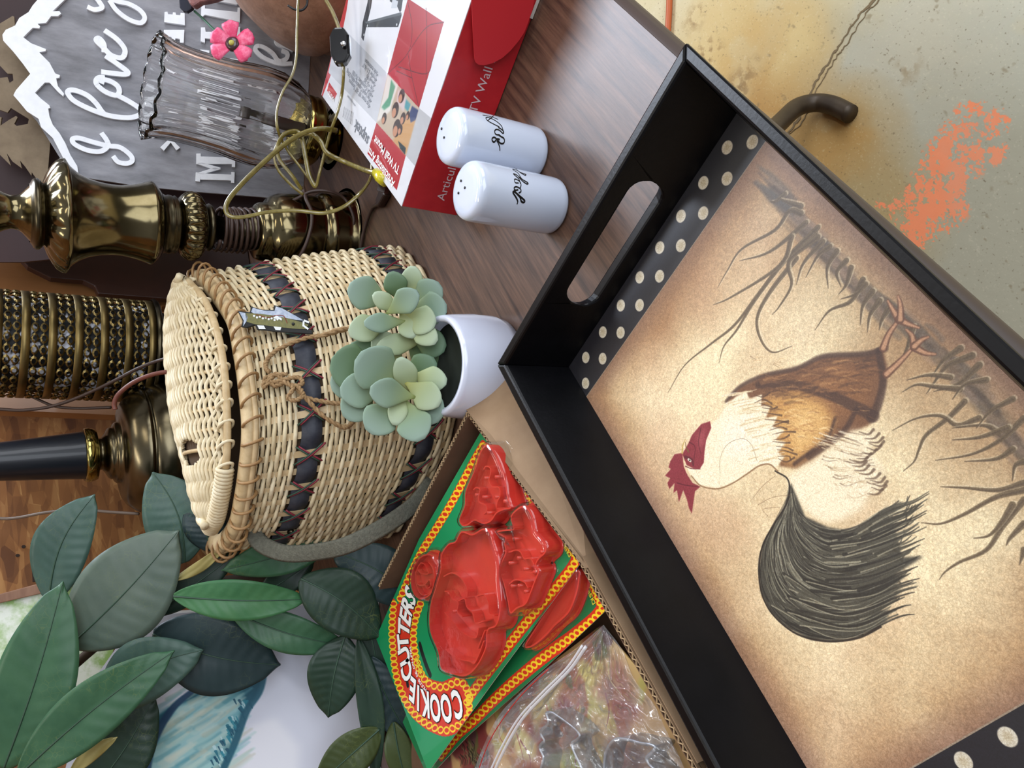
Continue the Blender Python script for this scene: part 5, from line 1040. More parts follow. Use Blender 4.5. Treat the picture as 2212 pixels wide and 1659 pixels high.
# flap folded outward along the tray side
f1, f2 = pa+Vector((0, 0, -.001)), pb_+Vector((-.01, 0, -.001)); 
MB().prism([f1, f2, Vector((f2.x-.01, .466, .026)), Vector((.36, .463, .020)), Vector((.47, .475, .012)), Vector((.505, .480, .010))], (0, -.0006, .003)).obj('flap', kr, cb, smooth=False)
MB().prism([pb_+Vector((0, -.001, -.001)), pc+Vector((0, -.001, -.001)), pc+Vector((0, -.012, -.03)), pb_+Vector((0, -.012, -.03))], (0, -.002, .001)).obj('flap', kr, cb, smooth=False)

# ================================================================== COOKIE CUTTER CARDS
ZC = .046
def c6(x, y): return (750+x/2.185, 900+y/2.185)
def c9(x, y): return (800+x/4.62, 1300+y/4.62)
GX0, GX1, GY0, GY1 = .17, .50, .44, 1.0
GW, GH = 1450, 2460
redp = mat('red_cutter_plastic', (206, 56, 46), rough=.3, spec=.5, coat=.2); nt = redp.node_tree; p_ = nt.nodes['Principled BSDF']; p_.inputs['Subsurface Weight'].default_value = .12; p_.inputs['Subsurface Radius'].default_value = (.02, .004, .003); p_.inputs['Subsurface Scale'].default_value = .4
clear = film('clear_blister', (.97, .98, .97), .08, 1.1, bump=.14, bscale=60, base=.055)
whl = mat('white_ink', (240, 242, 240), rough=.35); yll = mat('yellow_ink', (228, 214, 60), rough=.4); bll = mat('black_ink', (18, 18, 18), rough=.5); grn_edge = mat('card_white_edge', (206, 208, 200), rough=.7)
def make_card(nm, lab, outline, zc, painter, texts):
    cvs = Canvas(GW, GH, (22, 138, 84), lambda x, y: ((lambda p: ((p.x-GX0)/(GX1-GX0)*GW, (p.y-GY0)/(GY1-GY0)*GH))(K(x, y, zc))))
    painter(cvs); root = empty(nm, K(1030, 1250, 0)+Vector((0, 0, zc)), lab, 'cookie cutter set', 'carded cookie cutter sets in the cardboard flat')
    top = [K(x, y, zc) for x, y in outline]
    MB().prism([p-Vector((0, 0, .0003)) for p in top], (0, 0, -.0007)).obj('card_back', grn_edge, root, smooth=False)
    n = len(top); o = MB().add(top+[p-Vector((0, 0, .0003)) for p in top], [tuple(range(n)), tuple(range(2*n-1, n-1, -1))]+[(i, i+n, (i+1) % n+n, (i+1) % n) for i in range(n)]).obj('card', print_mat(nm+'_print', cvs, rough=.22, coat=.25), root, smooth=False)
    uv_from(o, lambda p: ((p.x-GX0)/(GX1-GX0), 1-(p.y-GY0)/(GY1-GY0)))
    for (s, x, y, dx, dy, size, m, bold) in texts:
        a = K(x, y, zc+.0004); b = K(x+dx, y+dy, zc+.0004); xd = (b-a).normalized(); yd = Vector((0, 0, 1)).cross(xd)
        if m is whl and size > .012:
            v, f = text_mesh(s, a-yd*size*.34, xd, yd, size, bold+.0011, 'CENTER', cond=.74); MB().add(v, f).obj('letter_outline', bll, root, smooth=False, fix=False)
            v, f = text_mesh(s, a-yd*size*.34+Vector((0, 0, .0002)), xd, yd, size, bold, 'CENTER', cond=.74)
        else: v, f = text_mesh(s, a-yd*size*.34, xd, yd, size, bold, 'CENTER')
        MB().add(v, f).obj('lettering', m, root, smooth=False, fix=False)
    return root
def resamp(pts, step, conv):
    P = np.array(spline([conv(*p) for p in pts], 12)); d = np.r_[0, np.cumsum(np.hypot(*np.diff(P, axis=0).T))]; n = max(2, int(d[-1]/step)); t = np.linspace(0, d[-1], n); return np.c_[np.interp(t, d, P[:, 0]), np.interp(t, d, P[:, 1])]
RED, YEL, DR = (206, 48, 28), (238, 202, 40), (176, 34, 20)
def band(cvs, pts, conv, col=RED, w=20):
    P = resamp(pts, 6.2, conv)
    for i, (x, y) in enumerate(P): cvs.stroke([(x-.3, y), (x+.3, y)], 56, col, 56, n=1, soft=1.5)
def chain(cvs, pts, conv):
    P = resamp(pts, 12.4, conv); ex = K(1000.5, 1400, ZC)-K(1000, 1400, ZC)
    for i, (x, y) in enumerate(P):
        a = P[min(i+1, len(P)-1)]-P[max(i-1, 0)]; a = a/np.linalg.norm(a); nn = np.array([-a[1], a[0]])
        Q = [(x+a[0]*math.cos(t)*5.6+nn[0]*math.sin(t)*7.0, y+a[1]*math.cos(t)*5.6+nn[1]*math.sin(t)*7.0) for t in np.linspace(0, 6.283, 10)[:-1]]
        cvs.stroke(Q, 8.5, YEL, closed=True, n=3, soft=1.5)
outerC = [(232, 20), (218, 180), (215, 330), (225, 480), (240, 640), (270, 790), (310, 900), (360, 1010), (430, 1110), (520, 1190), (620, 1250), (740, 1285), (850, 1250), (940, 1190), (1000, 1110)]
innerC = [(500, 20), (455, 150), (430, 300), (438, 450), (470, 620), (520, 740), (570, 805), (640, 840), (730, 855), (800, 825), (870, 800), (930, 820), (965, 880), (982, 950), (985, 1030), (990, 1100)]
upL = [(232, 20), (262, -120), (330, -300), (420, -480), (500, -640)]
def paint1(c):
    ring = [c9(*p) for p in outerC]+[c9(*p) for p in reversed(innerC)]; c.poly(ring, RED)
    left = [(640, 140), (590, 225), (540, 320), (480, 430), (410, 545), (350, 640), (300, 740), (250, 860)]; low = [(1085, 670), (1050, 730), (980, 815), (900, 905), (800, 1030), (700, 1160), (600, 1290), (565, 1350)]
    rt = [(640, 140), (720, 200), (790, 290), (850, 370), (930, 460), (990, 540), (1050, 610), (1085, 670)]
    for P, cf in ((outerC, c9), (innerC, c9), (left, c6), (low, c6), (rt, c6)): band(c, P, cf, RED, 5.6)
    for P, cf in ((outerC, c9), (innerC, c9), (left, c6), (low, c6), (rt, c6)): chain(c, P, cf)
    c.stroke([c9(495, 430), c9(520, 520), c9(560, 640), c9(595, 725)], 34, (24, 22, 20), 34); c.stroke([c9(368, 800), c9(372, 830)], 30, (16, 16, 16), 30, n=1)
    c.poly([c9(270, 180), c9(320, 120), c9(395, 215), c9(330, 310)], (204, 110, 96), .85); c.poly([c9(315, 120), c9(350, 90), c9(390, 210), c9(340, 260)], (206, 60, 44))
t1 = []
for ch, x, y, ang in (('C', 872, 1022, 196), ('O', 758, 1062, 184), ('O', 650, 1058, 172), ('K', 555, 1018, 158), ('I', 480, 960, 148), ('E', 425, 880, 136), ('C', 366, 690, 112), ('U', 340, 540, 102), ('T', 328, 400, 96), ('T', 336, 262, 88), ('E', 352, 150, 82), ('R', 372, 40, 78), ('S', 400, -60, 72)):
    a = math.radians(ang-360); px_, py_ = c9(x, y); t1.append((ch, px_, py_, math.cos(a)*10*1, math.sin(a)*-10 if False else -abs(math.sin(a))*10 if ang < 180 else math.sin(math.radians(ang-180))*10, .040, whl, .0013))
def along(s, pts, conv, size, m, bold=0):
    P = resamp(pts, 1.0, conv); n = len(s); out = []
    for i, ch in enumerate(s):
        if ch == ' ': continue
        k = int((i+.5)/n*(len(P)-1)); k0, k1 = max(0, k-4), min(len(P)-1, k+4); out.append((ch, P[k][0], P[k][1], P[k1][0]-P[k0][0], P[k1][1]-P[k0][1], size, m, bold))
    return out
t1 += along('MOLDE DE GALLETAS', [(560, 885), (500, 810), (455, 700), (420, 600), (398, 440)], c9, .0062, whl, .00012)
t1 += along('CAPERS', [(530, 745), (490, 660), (462, 540)], c9, .0095, yll, .0002)
t1 += along('DISHWASHER SAFE', [(1052, 655), (1010, 580), (955, 480)], c6, .0066, yll, .0001); t1 += along('CAPERS', [(840, 320), (812, 285), (790, 250)], c6, .0062, yll, .0001)
k1_out = [(1040, 930), (1256, 1213), (1200, 1290), (1080, 1452), (925, 1668), (876, 1540), (812, 1378), (905, 1165)]
card1 = make_card('cutter_card', 'green card of red holiday cookie cutters lettered COOKIE CUTTERS, lying on top', k1_out, ZC, paint1, t1)
Z2 = ZC-.012
def paint2(c):
    c.a[:] = np.array((20, 112, 66))/255
    low = [(1205, 905), (1160, 960), (1060, 1040), (960, 1110), (860, 1190), (760, 1275), (680, 1350), (600, 1430), (520, 1500), (440, 1600)]; rt = [(1205, 905), (1180, 840), (1140, 740), (1100, 650), (1000, 520)]
    for P in (low, rt): band(c, P, c6, RED, 5.6)
    for P in (low, rt): chain(c, P, c6)
card2 = make_card('cutter_card', 'green card of red cookie cutters half hidden under the other card', [(1180, 1110), (1255, 1195), (1290, 1270), (1309, 1310), (1305, 1322), (1180, 1440), (1010, 1590), (925, 1680), (870, 1560), (980, 1300)], Z2, paint2, along('DISHWASHER SAFE', [(1165, 880), (1130, 790), (1085, 660)], c6, .0066, yll, .0001))
def cutter(par, pts, conv, zt, h=.016, th=.0011, inner=(), pegs=(), nm='cutter', blister=True, zc=ZC, floor_=True, m=redp):
    P = vspline([K(*conv(*p), zt) for p in pts], 4, True); c = sum(P, Vector())/len(P); mb = MB(); n = len(P)
    rows = []
    for i, p in enumerate(P):
        t = P[(i+1) % n]-P[i-1]; nn = Vector((t.y, -t.x, 0)).normalized(); nn = nn if nn.dot(p-c) > 0 else -nn
        rows.append([p-nn*th, p+nn*th*.4, p+nn*(th*.6)-Vector((0, 0, h)), p+nn*(th*.6+.0035)-Vector((0, 0, h)), p+nn*(th*.6+.0035)-Vector((0, 0, h+.001)), p-nn*th-Vector((0, 0, h+.001))])
    mb.grid(rows, close_u=True, close_v=True); o = mb.obj(nm, m, par, smooth=False)
    if floor_: MB().prism([p-Vector((0, 0, h*.72)) for p in P], (0, 0, -.0015)).obj('plate', m, o, smooth=False)
    for q in inner:
        Q = vspline([K(*conv(*p), zt-.001) for p in q], 5); MB().ribbon([p-Vector((0, 0, h*.72)) for p in Q], .0013, (0, 0, 1), h*.66).obj('inner_line', m, o, smooth=False)
    for x, y in pegs:
        b = K(*conv(x, y), zt-.002); lathe(MB(), b-Vector((0, 0, h*.68)), b, [(0, .0018), (1, .0018), (1, .0001)], 8).obj('peg', m, o)
    if blister:
        rows = []
        for k, (sc, dz) in enumerate(((1.0, 0), (.004, 0), ), ): pass
        for off, z in ((.008, zc+.0006), (.0060, zc+.0008), (.0045, zc+.004), (.0035, zt-.001), (.0015, zt+.0022), (-.004, zt+.0030)):
            row = []
            for i, p in enumerate(P):
                t = P[(i+3) % n]-P[i-3]; nn = Vector((t.y, -t.x, 0)).normalized(); nn = nn if nn.dot(p-c) > 0 else -nn; v = (p-c).normalized()*.5+nn*.5; q = p+v*off; row.append(Vector((q.x, q.y, z)))
            rows.append(row)
        rows.append([c+(r-c)*.4 for r in rows[-1]]); rows[-1] = [Vector((q.x, q.y, zt+.0030)) for q in rows[-1]]
        mb = MB().grid(rows, close_u=True); k = len(P); mb.f.append(tuple(range((len(rows)-1)*k, len(rows)*k))); mb.obj('blister', clear, o, fix=False)
    return o
ZT = ZC+.0175
cutter(card1, [(655, 135), (685, 155), (722, 225), (745, 300), (755, 370), (772, 428), (740, 438), (705, 455), (680, 490), (645, 505), (600, 490), (570, 510), (545, 515), (530, 485), (555, 420), (560, 350), (600, 255), (628, 170)], c6, ZT, inner=([(640, 250), (650, 235), (668, 240), (675, 262), (665, 300), (680, 330), (712, 335), (718, 372), (705, 400), (700, 430)], [(592, 345), (605, 335), (622, 345), (615, 385), (620, 405), (650, 418), (655, 445), (640, 460)]), pegs=((650, 290), (700, 285), (640, 380), (700, 380), (740, 400), (662, 455), (605, 370)))
cutter(card1, [(820, 425), (855, 438), (880, 490), (888, 540), (905, 565), (935, 600), (935, 640), (905, 670), (890, 700), (905, 725), (885, 780), (862, 840), (840, 885), (800, 905), (770, 927), (758, 870), (740, 790), (722, 740), (728, 690), (748, 640), (742, 600), (745, 570), (708, 545), (740, 535), (785, 530), (780, 500), (775, 465)], c6, ZT, inner=([(735, 632), (760, 640), (790, 630), (815, 640), (830, 670), (860, 670), (880, 700)], [(760, 790), (790, 770), (830, 780), (850, 810)], [(840, 735), (880, 735)]), pegs=((752, 582), (784, 578), (765, 692), (805, 668), (775, 800), (808, 798), (838, 826), (835, 720), (880, 735), (915, 640)))
cutter(card1, [(510, 590), (540, 543), (590, 556), (640, 530), (672, 545), (688, 598), (712, 680), (712, 760), (722, 880), (716, 950), (698, 990), (662, 1010), (655, 1090), (612, 1178), (560, 1222), (500, 1215), (445, 1190), (430, 1110), (392, 1010), (392, 900), (420, 800), (442, 720), (445, 650), (478, 602)], c6, ZT+.003, h=.019,
       inner=([(450, 755), (490, 738), (530, 760), (560, 810), (560, 850)], [(600, 850), (640, 840), (660, 880), (665, 930), (690, 940)], [(455, 825), (475, 830), (490, 860), (520, 880), (515, 920), (540, 945)], [(520, 870), (550, 860), (560, 900), (590, 930), (600, 975), (640, 965)], [(455, 925), (500, 975), (540, 1020), (600, 1045), (615, 1000)], [(460, 1100), (510, 1140), (570, 1155), (600, 1160), (640, 1060)], [(612, 1095), (645, 1010)]), pegs=((500, 920), (475, 835)))
cutter(card1, [(365+62*math.cos(a)-14*math.sin(a), 755+105*math.sin(a)) for a in np.linspace(0, 6.283, 17)[:-1]], c6, ZC+.012, h=.010, inner=([(345, 690), (365, 700), (380, 740), (350, 740), (330, 720), (345, 690)], [(325, 750), (330, 790), (360, 795), (385, 770), (390, 800), (375, 810), (362, 790)], [(335, 700), (320, 745), (326, 800), (350, 840), (390, 830), (408, 780), (404, 720), (380, 685)]), nm='cutter')
cutter(card2, [(1092, 725), (1090, 800), (1070, 870), (1040, 930), (980, 985), (930, 1040), (870, 1085), (840, 1080), (900, 980), (960, 880), (1030, 780)], c6, Z2+.010, h=.009, inner=(), zc=Z2)

# ================================================================== PRINTED LEAFLET, CUTTER BAG
def paint3(c):
    n1 = vnoise(GH, GW, 12, 3, 21); n2 = vnoise(GH, GW, 20, 3, 22); n3 = vnoise(GH, GW, 40, 3, 23)
    A_ = np.array([196, 160, 108.]); c.a[:] = A_/255
    for nse, lo, col in ((n1, .50, (150, 84, 56)), (n2, .55, (196, 190, 104)), (n1, .60, (116, 44, 50)), (n3, .60, (84, 92, 50)), (n2, .66, (214, 178, 120)), (n3, .70, (90, 52, 60))):
        m = np.clip((nse-lo)*18, 0, 1)[..., None]*.85; c.a[:] = c.a*(1-m)+np.array(col)/255*m
    def c10(x, y): return (1000+x/4.424, 1350+y/4.424)
    c.poly([c10(*p) for p in [(1080, 380), (1150, 320), (1260, 420), (1280, 540), (1180, 560), (1120, 480)]], (214, 198, 110), soft=6)
    c.poly([c10(*p) for p in [(330, 900), (420, 740), (640, 560), (700, 620), (560, 800), (430, 960)]], (88, 60, 66), .8, soft=12)
    c.poly([c10(*p) for p in [(640, 800), (760, 480), (900, 420), (960, 560), (880, 760), (740, 960), (700, 1100)]], (190, 178, 110), .9, soft=10); c.poly([c10(*p) for p in [(930, 1200), (1050, 1130), (1120, 1300), (1160, 1500), (900, 1500)]], (168, 176, 84), .95, soft=8)
    c.poly([c10(*p) for p in [(450, 1020), (560, 960), (720, 1140), (700, 1300), (520, 1280)]], (206, 196, 128), .9, soft=10); c.poly([c10(*p) for p in [(910, 960), (1000, 930), (1120, 1060), (1060, 1160), (920, 1180)]], (152, 96, 56), .9, soft=8)
    c.poly([c10(*p) for p in [(1360, 1180), (1500, 1120), (1760, 1160), (1760, 1400), (1380, 1420)]], (104, 68, 70), .8, soft=16); c.poly([c10(*p) for p in [(1250, 600), (1400, 380), (1500, 300), (1600, 560), (1720, 900), (1500, 900)]], (142, 66, 58), .7, soft=16)
    for k in range(14):
        x = random.uniform(300, 1700); y = random.uniform(300, 1300); c.stroke([c10(x, y), c10(x+random.uniform(-40, 90), y+150), c10(x+random.uniform(0, 140), y+300)], 7, random.choice([(150, 66, 60), (120, 40, 50), (206, 190, 120)]), 2, alpha=.7)
    for k in range(60):
        x, y = c10(80+random.gauss(0, 60), 1230+random.gauss(0, 60)); c.stroke([(x, y), (x+5, y+8), (x+4, y+20)], 5, random.choice([(60, 62, 44), (120, 112, 78), (34, 34, 26)]), 3, alpha=.8)
cl = Canvas(GW, GH, (190, 160, 110), lambda x, y: ((lambda p: ((p.x+.12)/(.62)*GW, (p.y-.30)/(.9)*GH))(K(x, y, .018))))
paint3(cl); top = [K(x, y, .018) for x, y in [(1296, 1352), (1340, 1400), (1400, 1470), (1470, 1590), (1520, 1700), (900, 1700), (985, 1590), (1080, 1530), (1180, 1440)]]; n = len(top)
lf = MB().add(top+[p-Vector((0, 0, .0012)) for p in top], [tuple(range(n)), tuple(range(2*n-1, n-1, -1))]+[(i, i+n, (i+1) % n+n, (i+1) % n) for i in range(n)]).obj('printed_box_lid', print_mat('autumn_print', cl, rough=.45), smooth=False)
uv_from(lf, lambda p: ((p.x+.12)/.62, 1-(p.y-.30)/.9)); tag(lf, 'autumn leaf printed sheet under the clear bag of metal cutters', 'sheet')
bagf = film('clear_bag_film', (.93, .93, .96), .13, 1.1, bump=.4, bscale=26, base=.10, haze=.08)
bag = empty('zip_bag', K(1250, 1550, .03), 'crinkled clear zip bag holding metal cookie cutters on the leaf print', 'bag')
nzb = vnoise(90, 90, 9, 3, 31); nzc = vnoise(90, 90, 22, 2, 33)
Lc = spline([(1303, 1350), (1245, 1400), (1180, 1445), (1120, 1500), (1078, 1545), (1045, 1610), (1015, 1690), (1000, 1760)], 14); Rc = spline([(1304, 1350), (1345, 1405), (1372, 1470), (1412, 1520), (1440, 1580), (1470, 1640), (1490, 1700), (1500, 1760)], 14); rows = []
for i in range(90):
    t = i/89; a = np.array(Lc[int(t*(len(Lc)-1))]); b = np.array(Rc[int(t*(len(Rc)-1))]); row = []
    for j in range(90):
        s = j/89; x, y = a*(1-s)+b*s; z = .046+.014*math.sin(math.pi*min(1, s*1.05))*min(1, t*2)+(abs(nzb[i, j]-.5)*-.05+(nzc[i, j]-.5)*.012+.006)*min(1, t*4)*math.sin(math.pi*s)**.4; row.append(K(x, y, z))
    rows.append(row)
MB().grid(rows).obj('film', bagf, bag, fix=False)
for k_, (off, rr, m) in enumerate(((18, .0010, film('zip_strip', (.9, .9, .92), .1, 1.0, base=.2, haze=.45)), (26, .0014, film('zip_strip_pale', (.9, .9, .92), .15, 1.0, base=.2, haze=.4)), (4, .0005, mat('red_zip_line', (178, 44, 40), rough=.3)))):
    MB().tube(vspline([K(x+off, y+off*.25, .060) for x, y in [(1240, 1390), (1205, 1440), (1150, 1495), (1100, 1550), (1060, 1620), (1030, 1690), (1010, 1760)]] if k_ < 2 else [K(x, y, .058) for x, y in [(1185, 1445), (1128, 1500), (1090, 1548), (1058, 1600), (1035, 1660), (1010, 1740)]]), rr, 6).obj('zip', m, bag)
tin = mat('tinned_steel', (186, 192, 196), rough=.38, metal=.8)
mc = []
for pts, lab, closed in (([(800, 845), (835, 835), (870, 845), (930, 885), (1020, 950), (1090, 1010), (1118, 1060), (1085, 1100), (1045, 1130), (1055, 1190), (1100, 1290), (1150, 1390), (1200, 1500), (800, 1500), (745, 1400), (772, 1270), (735, 1180), (755, 1130), (780, 1105), (745, 1040), (760, 1000), (812, 950), (815, 900)], 'tinned leaf-shaped cookie cutter in the clear bag, nearer the zip', True),
                        ([(1345, 1500), (1350, 1380), (1360, 1250), (1400, 1150), (1480, 1088), (1600, 1100), (1700, 1128), (1790, 1142), (1840, 1170), (1800, 1225), (1758, 1270), (1780, 1330), (1850, 1400), (1900, 1520)], 'tinned round-shouldered cookie cutter in the clear bag, nearer the cardboard edge', True)):
    P = vspline([K(1000+x/4.424, 1350+y/4.424, .044) for x, y in pts], 5, closed); n = len(P)
    rows = [[p-Vector((0, 0, .022)), p, p+Vector((0, 0, .0006))] for p in P]; r = empty('metal_cutter', P[0]-Vector((0, 0, .022)), lab, 'cookie cutter', 'metal cutters in the clear bag')
    MB().grid(rows, close_v=closed).obj('strip', tin, r, solid=.0005); MB().tube(P, .0014, 6, closed=closed).obj('rolled_edge', tin, r)

# ================================================================== WREATH AND PICTURES
WN = Vector((-.6, -.7, .38)).normalized(); W0 = Vector((.42, 1.0, 0))
def WP(x, y, off=0): return PL(x, y, W0+WN*off, WN)
def leaf_mat(nm, c, c2, vein=(132, 142, 72), rough=.42):
    m = mat(nm, c, rough=rough, spec=.4, col2=c2, nscale=16, ndet=6, nmix=(.35, .7)); nt = m.node_tree; p = nt.nodes['Principled BSDF']; src = p.inputs['Base Color'].links[0].from_socket
    t = nt.nodes.new('ShaderNodeTexCoord'); v = nt.nodes.new('ShaderNodeTexVoronoi'); v.feature = 'DISTANCE_TO_EDGE'; v.inputs['Scale'].default_value = 130; n = nt.nodes.new('ShaderNodeTexNoise'); n.inputs['Scale'].default_value = 22; n.inputs['Detail'].default_value = 5
    r = nt.nodes.new('ShaderNodeMapRange'); r.inputs[1].default_value = .0; r.inputs[2].default_value = .035; r.inputs[3].default_value = 1; r.inputs[4].default_value = 0
    r2 = nt.nodes.new('ShaderNodeMapRange'); r2.inputs[1].default_value = .5; r2.inputs[2].default_value = .68; mu = nt.nodes.new('ShaderNodeMath'); mu.operation = 'MULTIPLY'; mx = nt.nodes.new('ShaderNodeMix'); mx.data_type = 'RGBA'; mx.inputs[7].default_value = s2l(vein)
    m2 = nt.nodes.new('ShaderNodeMath'); m2.operation = 'MULTIPLY'; m2.inputs[1].default_value = .30
    nt.links.new(t.outputs['Object'], v.inputs[0]); nt.links.new(t.outputs['Object'], n.inputs[0]); nt.links.new(v.outputs[0], r.inputs[0]); nt.links.new(n.outputs[0], r2.inputs[0]); nt.links.new(r.outputs[0], mu.inputs[0]); nt.links.new(r2.outputs[0], mu.inputs[1]); nt.links.new(mu.outputs[0], m2.inputs[0]); nt.links.new(m2.outputs[0], mx.inputs[0]); nt.links.new(src, mx.inputs[6]); nt.links.new(mx.outputs[2], p.inputs['Base Color']); return m
lg = leaf_mat('magnolia_green', (50, 88, 62), (66, 104, 74)); lb = leaf_mat('magnolia_blue_green', (70, 96, 86), (58, 82, 74)); lgr = leaf_mat('magnolia_grey_green', (92, 106, 94), (78, 94, 84)); ld = leaf_mat('magnolia_dark', (30, 50, 40), (40, 62, 48)); lbd = leaf_mat('magnolia_dark_blue', (36, 54, 56), (44, 62, 64)); lbr = leaf_mat('magnolia_bright', (48, 100, 62), (70, 116, 74)); ly = mat('leaf_underside', (150, 138, 78), rough=.6, col2=(166, 152, 92), nscale=20); lol = leaf_mat('magnolia_olive', (58, 70, 38), (70, 82, 46))
wr = empty('magnolia_wreath', W0, 'artificial magnolia leaf wreath with big dark green leaves by the creel', 'wreath')
rib = mat('midrib', (52, 78, 62), rough=.5)
LEAF = [  # base, tip, half width, lift, material, fold, curl, bow
 ((105, 1300), (205, 1068), 66, .020, lb, .2, .1, -24), ((400, 1215), (330, 1020), 82, .030, lb, .12, .15, 20), ((455, 1190), (425, 1060), 50, .036, lbd, .1, .1, 0),
 ((150, 1395), (386, 1146), 104, .060, lgr, .10, .10, 8), ((375, 1254), (492, 1172), 13, .050, ly, 0, .1, 8), ((330, 1330), (520, 1190), 34, .020, ld, .1, .1, 0),
 ((735, 1150), (478, 1232), 46, .052, lg, .2, .2, -8), ((905, 1300), (715, 1190), 62, .085, lbd, .15, .2, 14), ((375, 1288), (668, 1294), 47, .085, lbr, .28, .2, 6),
 ((500, 1322), (752, 1396), 46, .060, lg, .25, .15, 10), ((650, 1250), (822, 1378), 74, .088, ld, .22, .2, -14), ((330, 1370), (606, 1436), 92, .030, lbd, .15, .2, 16),
 ((215, 1530), (440, 1404), 72, .062, lb, .18, .1, -26), ((8, 1660), (136, 1256), 92, .085, lg, .22, .12, 8), ((40, 1675), (377, 1405), 66, .110, lg, .26, .12, -10),
 ((150, 1672), (254, 1592), 17, .090, ly, 0, .1, -6), ((190, 1720), (335, 1500), 66, .040, ld, .15, .1, 10), ((745, 1375), (709, 1550), 62, .070, ld, .2, .15, 6),
 ((775, 1380), (812, 1690), 30, .075, ld, .3, .1, -8), ((800, 1420), (905, 1625), 46, .068, lbd, .25, .1, 8), ((820, 1575), (680, 1700), 48, .080, lol, .2, .1, 0), ((850, 1560), (885, 1710), 32, .074, lol, .2, .1, 4),
 ((790, 1330), (806, 1540), 40, .060, ld, .25, .1, -14), ((560, 1290), (680, 1210), 34, .030, ld, .2, .1, 0), ((430, 1330), (560, 1360), 40, .020, ld, .2, .1, 0), ((850, 1400), (860, 1600), 40, .050, ld, .3, .1, 4)]
for bi, ((bx, by), (tx, ty), hw, off, m, fold, curl, bow) in enumerate(LEAF):
    b = np.array((bx, by), float); t_ = np.array((tx, ty), float); ax_ = t_-b; L = np.linalg.norm(ax_); e = ax_/L; nn = np.array((-e[1], e[0])); NU, NV = 64, 12; rows = []; mid = []; sc_ = depth(WP(*b, off))/F
    ph = random.uniform(0, 6)
    for i in range(NU+1):
        t = i/NU; w = hw*(math.sin(math.pi*min(1, (t*.97+.015))**.92)**.78)*(1-.10*t); w = max(w, .4)
        if t > .9: w *= max(.02, 1-((t-.9)/.1)**1.6*.8)
        c = b+ax_*t+nn*bow*math.sin(math.pi*t); row = []
        for j in range(-NV//2, NV//2+1):
            q = j/(NV/2); pt = c+nn*w*q; z = off+fold*abs(q)**1.1*w*sc_*.9+curl*L*sc_*.35*(math.sin(math.pi*t)-.5*t)+.0022*math.sin(t*9+ph+q*2)*abs(q)-.10*hw*sc_*q*q+(.00055 if hw > 40 else 0)*math.sin((t-abs(q)*.13)*68)*min(1, abs(q)*3)*(1-abs(q)**3)
            row.append(WP(pt[0], pt[1], z))
        rows.append(row); mid.append(row[NV//2]+WN*.0006)
    o = MB().grid(rows).obj('leaf', m, wr, solid=.0006)
    if hw > 30: MB().tube(mid[:-1], [.0013*(1-.7*k/len(mid)) for k in range(len(mid)-1)], 5).obj('midrib', rib, o)
twg = mat('brown_twig', (60, 44, 30), rough=.8)
MB().tube(vspline([WP(-20, 1720, .03), WP(16, 1640, .07), WP(40, 1560, .03), WP(180, 1420, .02), WP(330, 1310, .01), WP(520, 1250, .01), WP(700, 1290, .02), WP(800, 1420, .03), WP(830, 1600, .03)]), .006, 7).obj('stem', twg, wr)
# abstract painting under the leaves
PN = WN; PW0 = W0-WN*.035
def PP(x, y, off=0): return PL(x, y, PW0+PN*off, PN)
pe1 = (PP(300, 1600)-PP(900, 1600)); 
o0 = PP(850, 1330); ux_ = Vector((0, 0, 1)).cross(PN).normalized(); uy_ = PN.cross(ux_).normalized()
cn = [PP(*p) for p in [(870, 1290), (300, 1330), (180, 1500), (120, 1750), (900, 1750)]]
us = [(p-o0).dot(ux_) for p in cn]; vs_ = [(p-o0).dot(uy_) for p in cn]; U0, U1, V0_, V1_ = min(us), max(us), min(vs_), max(vs_)
def pto(x, y): p = PP(x, y)-o0; return ((p.dot(ux_)-U0)/(U1-U0)*1200, (p.dot(uy_)-V0_)/(V1_-V0_)*1200)
ca = Canvas(1200, 1200, (208, 212, 226), pto)
ca.poly([(600, 1380), (790, 1380), (790, 1500), (700, 1480), (640, 1440)], (186, 190, 204), .8, soft=14); ca.poly([(560, 1660), (580, 1560), (640, 1540), (700, 1600), (700, 1680)], (226, 228, 236), .9, soft=18)
ca.poly([(280, 1680), (330, 1600), (360, 1540), (450, 1480), (600, 1420), (612, 1440), (590, 1500), (555, 1545), (540, 1600), (530, 1680)], (26, 88, 110), soft=5)
ca.poly([(335, 1690), (350, 1610), (400, 1520), (470, 1500), (560, 1490), (555, 1540), (520, 1600), (500, 1690)], (150, 196, 200), soft=9)
for k in range(130):
    t = random.random(); x = 350+random.random()*190; y = 1500+random.random()*170; c_ = random.choice([(196, 214, 206), (120, 178, 190), (70, 140, 156), (206, 214, 200), (160, 200, 196), (178, 180, 160)]); ca.stroke([(x, y), (x+25, y-14), (x+55, y-34)], 26, c_, 12, alpha=.4, soft=9)
for k in range(60):
    x = 540+random.gauss(0, 14)+random.random()*30; y = 1500+random.random()*160; x = 600-(y-1420)*.45+random.gauss(0, 8); ca.stroke([(x, y), (x+6, y+10)], random.uniform(4, 16), random.choice([(24, 100, 122), (40, 130, 150), (16, 70, 96), (190, 220, 226)]), 4, alpha=.8)
ca.stroke([(500, 1700), (545, 1600), (570, 1530), (600, 1480), (608, 1400)], 26, (24, 84, 106), 34, alpha=.9, soft=8)
ca.stroke([(330, 1700), (345, 1610), (390, 1530), (450, 1480)], 40, (24, 60, 96), 24, alpha=.9, soft=8)
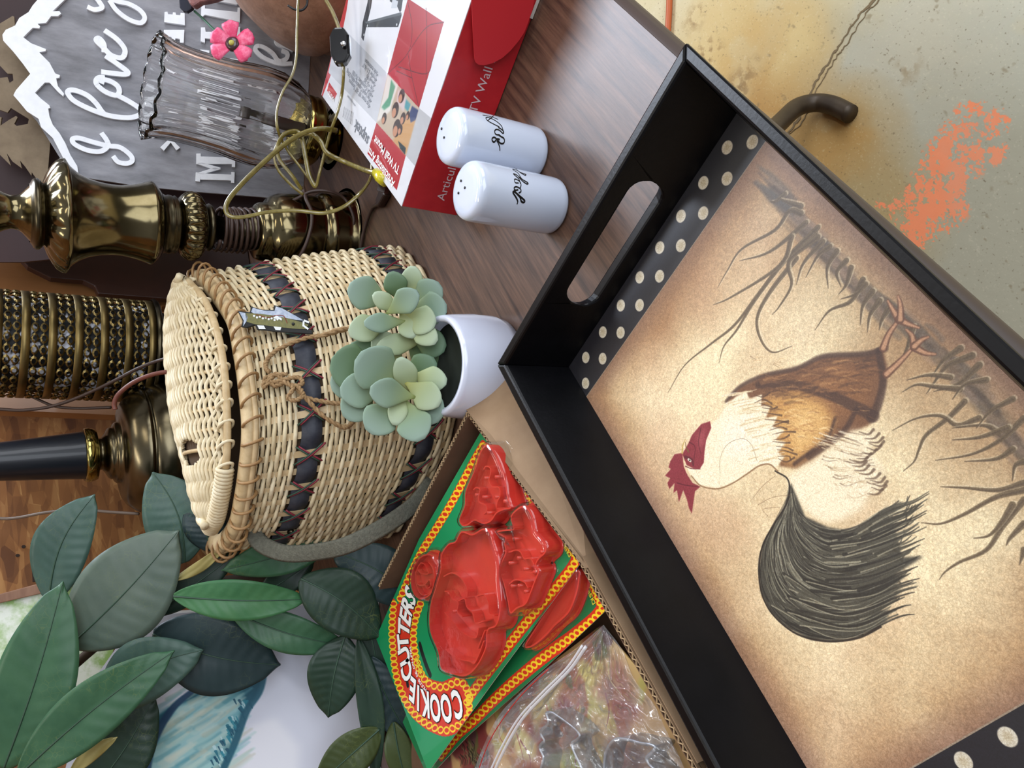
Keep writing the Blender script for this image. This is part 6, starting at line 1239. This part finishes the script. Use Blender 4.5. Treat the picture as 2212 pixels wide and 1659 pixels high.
pnt = empty('abstract_painting', PP(600, 1500), 'abstract canvas in teal, aqua and pale lavender under the wreath', 'painting')
pr_ = MB().prism(cn, -PN*.018).obj('canvas_edge', mat('canvas_white', (208, 206, 200), rough=.8), pnt, smooth=False)
tp = [p+PN*.0006 for p in cn]; n = len(tp); o = MB().add(tp+[p-PN*.0009 for p in tp], [tuple(range(n)), tuple(range(2*n-1, n-1, -1))]+[(i, i+n, (i+1) % n+n, (i+1) % n) for i in range(n)]).obj('painted_face', print_mat('abstract_print', ca, rough=.5), pnt, smooth=False)
uv_from(o, lambda p: (((p-o0).dot(ux_)-U0)/(U1-U0), 1-((p-o0).dot(uy_)-V0_)/(V1_-V0_)))
# framed green picture at the far left
FN = Vector((-.55, -.8, .22)).normalized(); FP0 = PP(60, 1330)-PN*.05
def FQ(x, y, off=0): return PL(x, y, FP0+FN*off, FN)
fr_ = empty('framed_picture', FP0, 'brown wooden frame around a pale green picture behind the largest leaves', 'picture')
frm = mat('walnut_frame', (122, 84, 62), rough=.5, col2=(146, 108, 84), nscale=12, nstretch=(1, 1, 5))
MB().prism([FQ(*p) for p in [(-60, 1303), (0, 1283), (115, 1252), (260, 1210), (300, 1225), (130, 1272), (0, 1302), (-60, 1318)]], FN*.016).obj('frame', frm, fr_, smooth=False, bevel=.001)
gp_ = mat('green_white_paint', (150, 186, 108), rough=.5, col2=(232, 238, 226), nscale=22, ndet=5, nmix=(.42, .58))
MB().prism([FQ(*p) for p in [(-60, 1312), (0, 1298), (130, 1266), (300, 1240), (220, 1480), (60, 1560), (-60, 1600)]], FN*.006).obj('picture_panel', gp_, fr_, smooth=False)

# ------------------------------------------------------------------ nothing sinks into the table top
bpy.context.view_layer.update()
for ob in bpy.data.objects:
    if ob.type != 'MESH': continue
    r_ = ob
    while r_.parent: r_ = r_.parent
    if r_.name.startswith(('folding_table', 'floor', 'wall_back', 'extension_cord')): continue
    mw = ob.matrix_world; inv = mw.inverted()
    for v in ob.data.vertices:
        p = mw @ v.co
        if p.z < .0006: p.z = .0006; v.co = inv @ p
